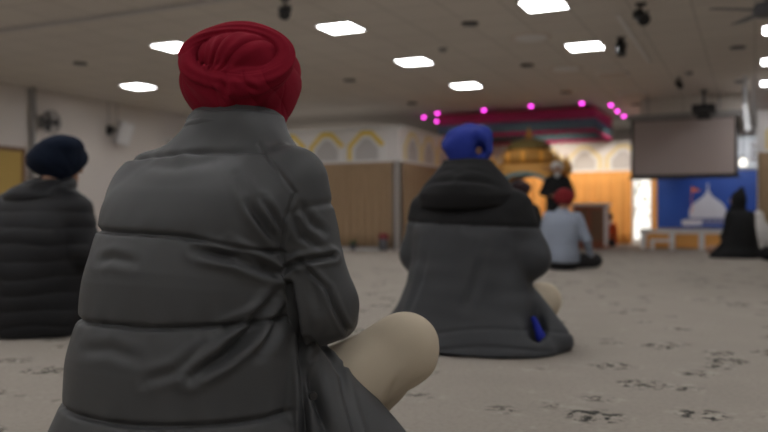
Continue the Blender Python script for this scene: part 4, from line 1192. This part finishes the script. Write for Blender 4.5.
MB().lathe([(.02, .08), (.02, .12), (.006, .13), (.006, CEIL-hz(163, zr2))], n=10).build('cord', M['bin_grey'], o, smooth=True)

# ------------------------------------------------------------------ lights: warm stage lamps under the canopy and along the back curtain
def light(name, kind, loc, energy, col, size=.2, rot=None, spot=None):
    l = bpy.data.lights.new(name, kind); l.energy = energy; l.color = col
    if kind == 'AREA': l.size = size
    elif kind == 'SPOT': l.spot_size = spot or 1.2; l.spot_blend = .7; l.shadow_soft_size = size
    else: l.shadow_soft_size = size
    o = bpy.data.objects.new(name, l); COL.objects.link(o); o.location = loc
    if rot: o.rotation_euler = rot
    return o
def aim(o, tgt):
    d = Vector(tgt)-o.location; o.rotation_euler = d.to_track_quat('-Z', 'Y').to_euler(); return o
for x, y, sx in ((-8.6, PL+1.2, 4.5), (-3.0, PBK+1.2, 5.5), (3.8, PR+1.2, 5.0), (-9.5, 17.5, 3.0)):     # added fill lights, hidden behind the partitions, brightening the ceiling beyond
    l = light('hidden_ceiling_fill', 'AREA', (x, y, 1.5), 5, (1, .93, .85), sx, (PI, 0, 0)); l.data.shape = 'RECTANGLE'; l.data.size_y = .6
aim(light('stage_spot', 'SPOT', (-2.2, 16.6, 2.6), 125, (1, .90, .78), .15, spot=1.4), (-2.9, 18.1, .9))
aim(light('stage_spot', 'SPOT', (-4.2, 16.4, 2.2), 130, (1, .86, .70), .15, spot=1.8), (-4.1, 18.1, 1.0))
aim(light('poster_spot', 'SPOT', (-.4, 16.4, 2.3), 80, (.8, .9, 1), .15, spot=1.6), (-.1, 18.1, 1.1))
aim(light('shrine_spot', 'SPOT', (-4.2, 12.6, 2.75), 60, (1, .85, .65), .1, spot=.75), (-4.1, 15.1, 1.7))
w = bpy.data.worlds.new('world'); scn.world = w; w.use_nodes = True
w.node_tree.nodes['Background'].inputs[0].default_value = (.5, .5, .55, 1); w.node_tree.nodes['Background'].inputs[1].default_value = .05

# ------------------------------------------------------------------ camera
cam = bpy.data.cameras.new('camera'); co = bpy.data.objects.new('camera', cam); COL.objects.link(co)
co.location = (0, 0, CAMH); cam.sensor_width = 36; cam.lens = FPX/768*36
co.rotation_euler = (math.radians(90)+math.atan(3/FPX), 0, YAW)
cam.clip_start = .05; cam.clip_end = 100
cam.dof.use_dof = True; cam.dof.focus_distance = 1.52; cam.dof.aperture_fstop = 2.9
scn.camera = co
for o in list(COL.objects):
    if 'seated' in o.keys(): del o['seated']
vs = scn.view_settings; vs.view_transform = 'Standard'; vs.look = 'None'; vs.exposure = 0.0; vs.gamma = 1.0; vs.use_curve_mapping = False
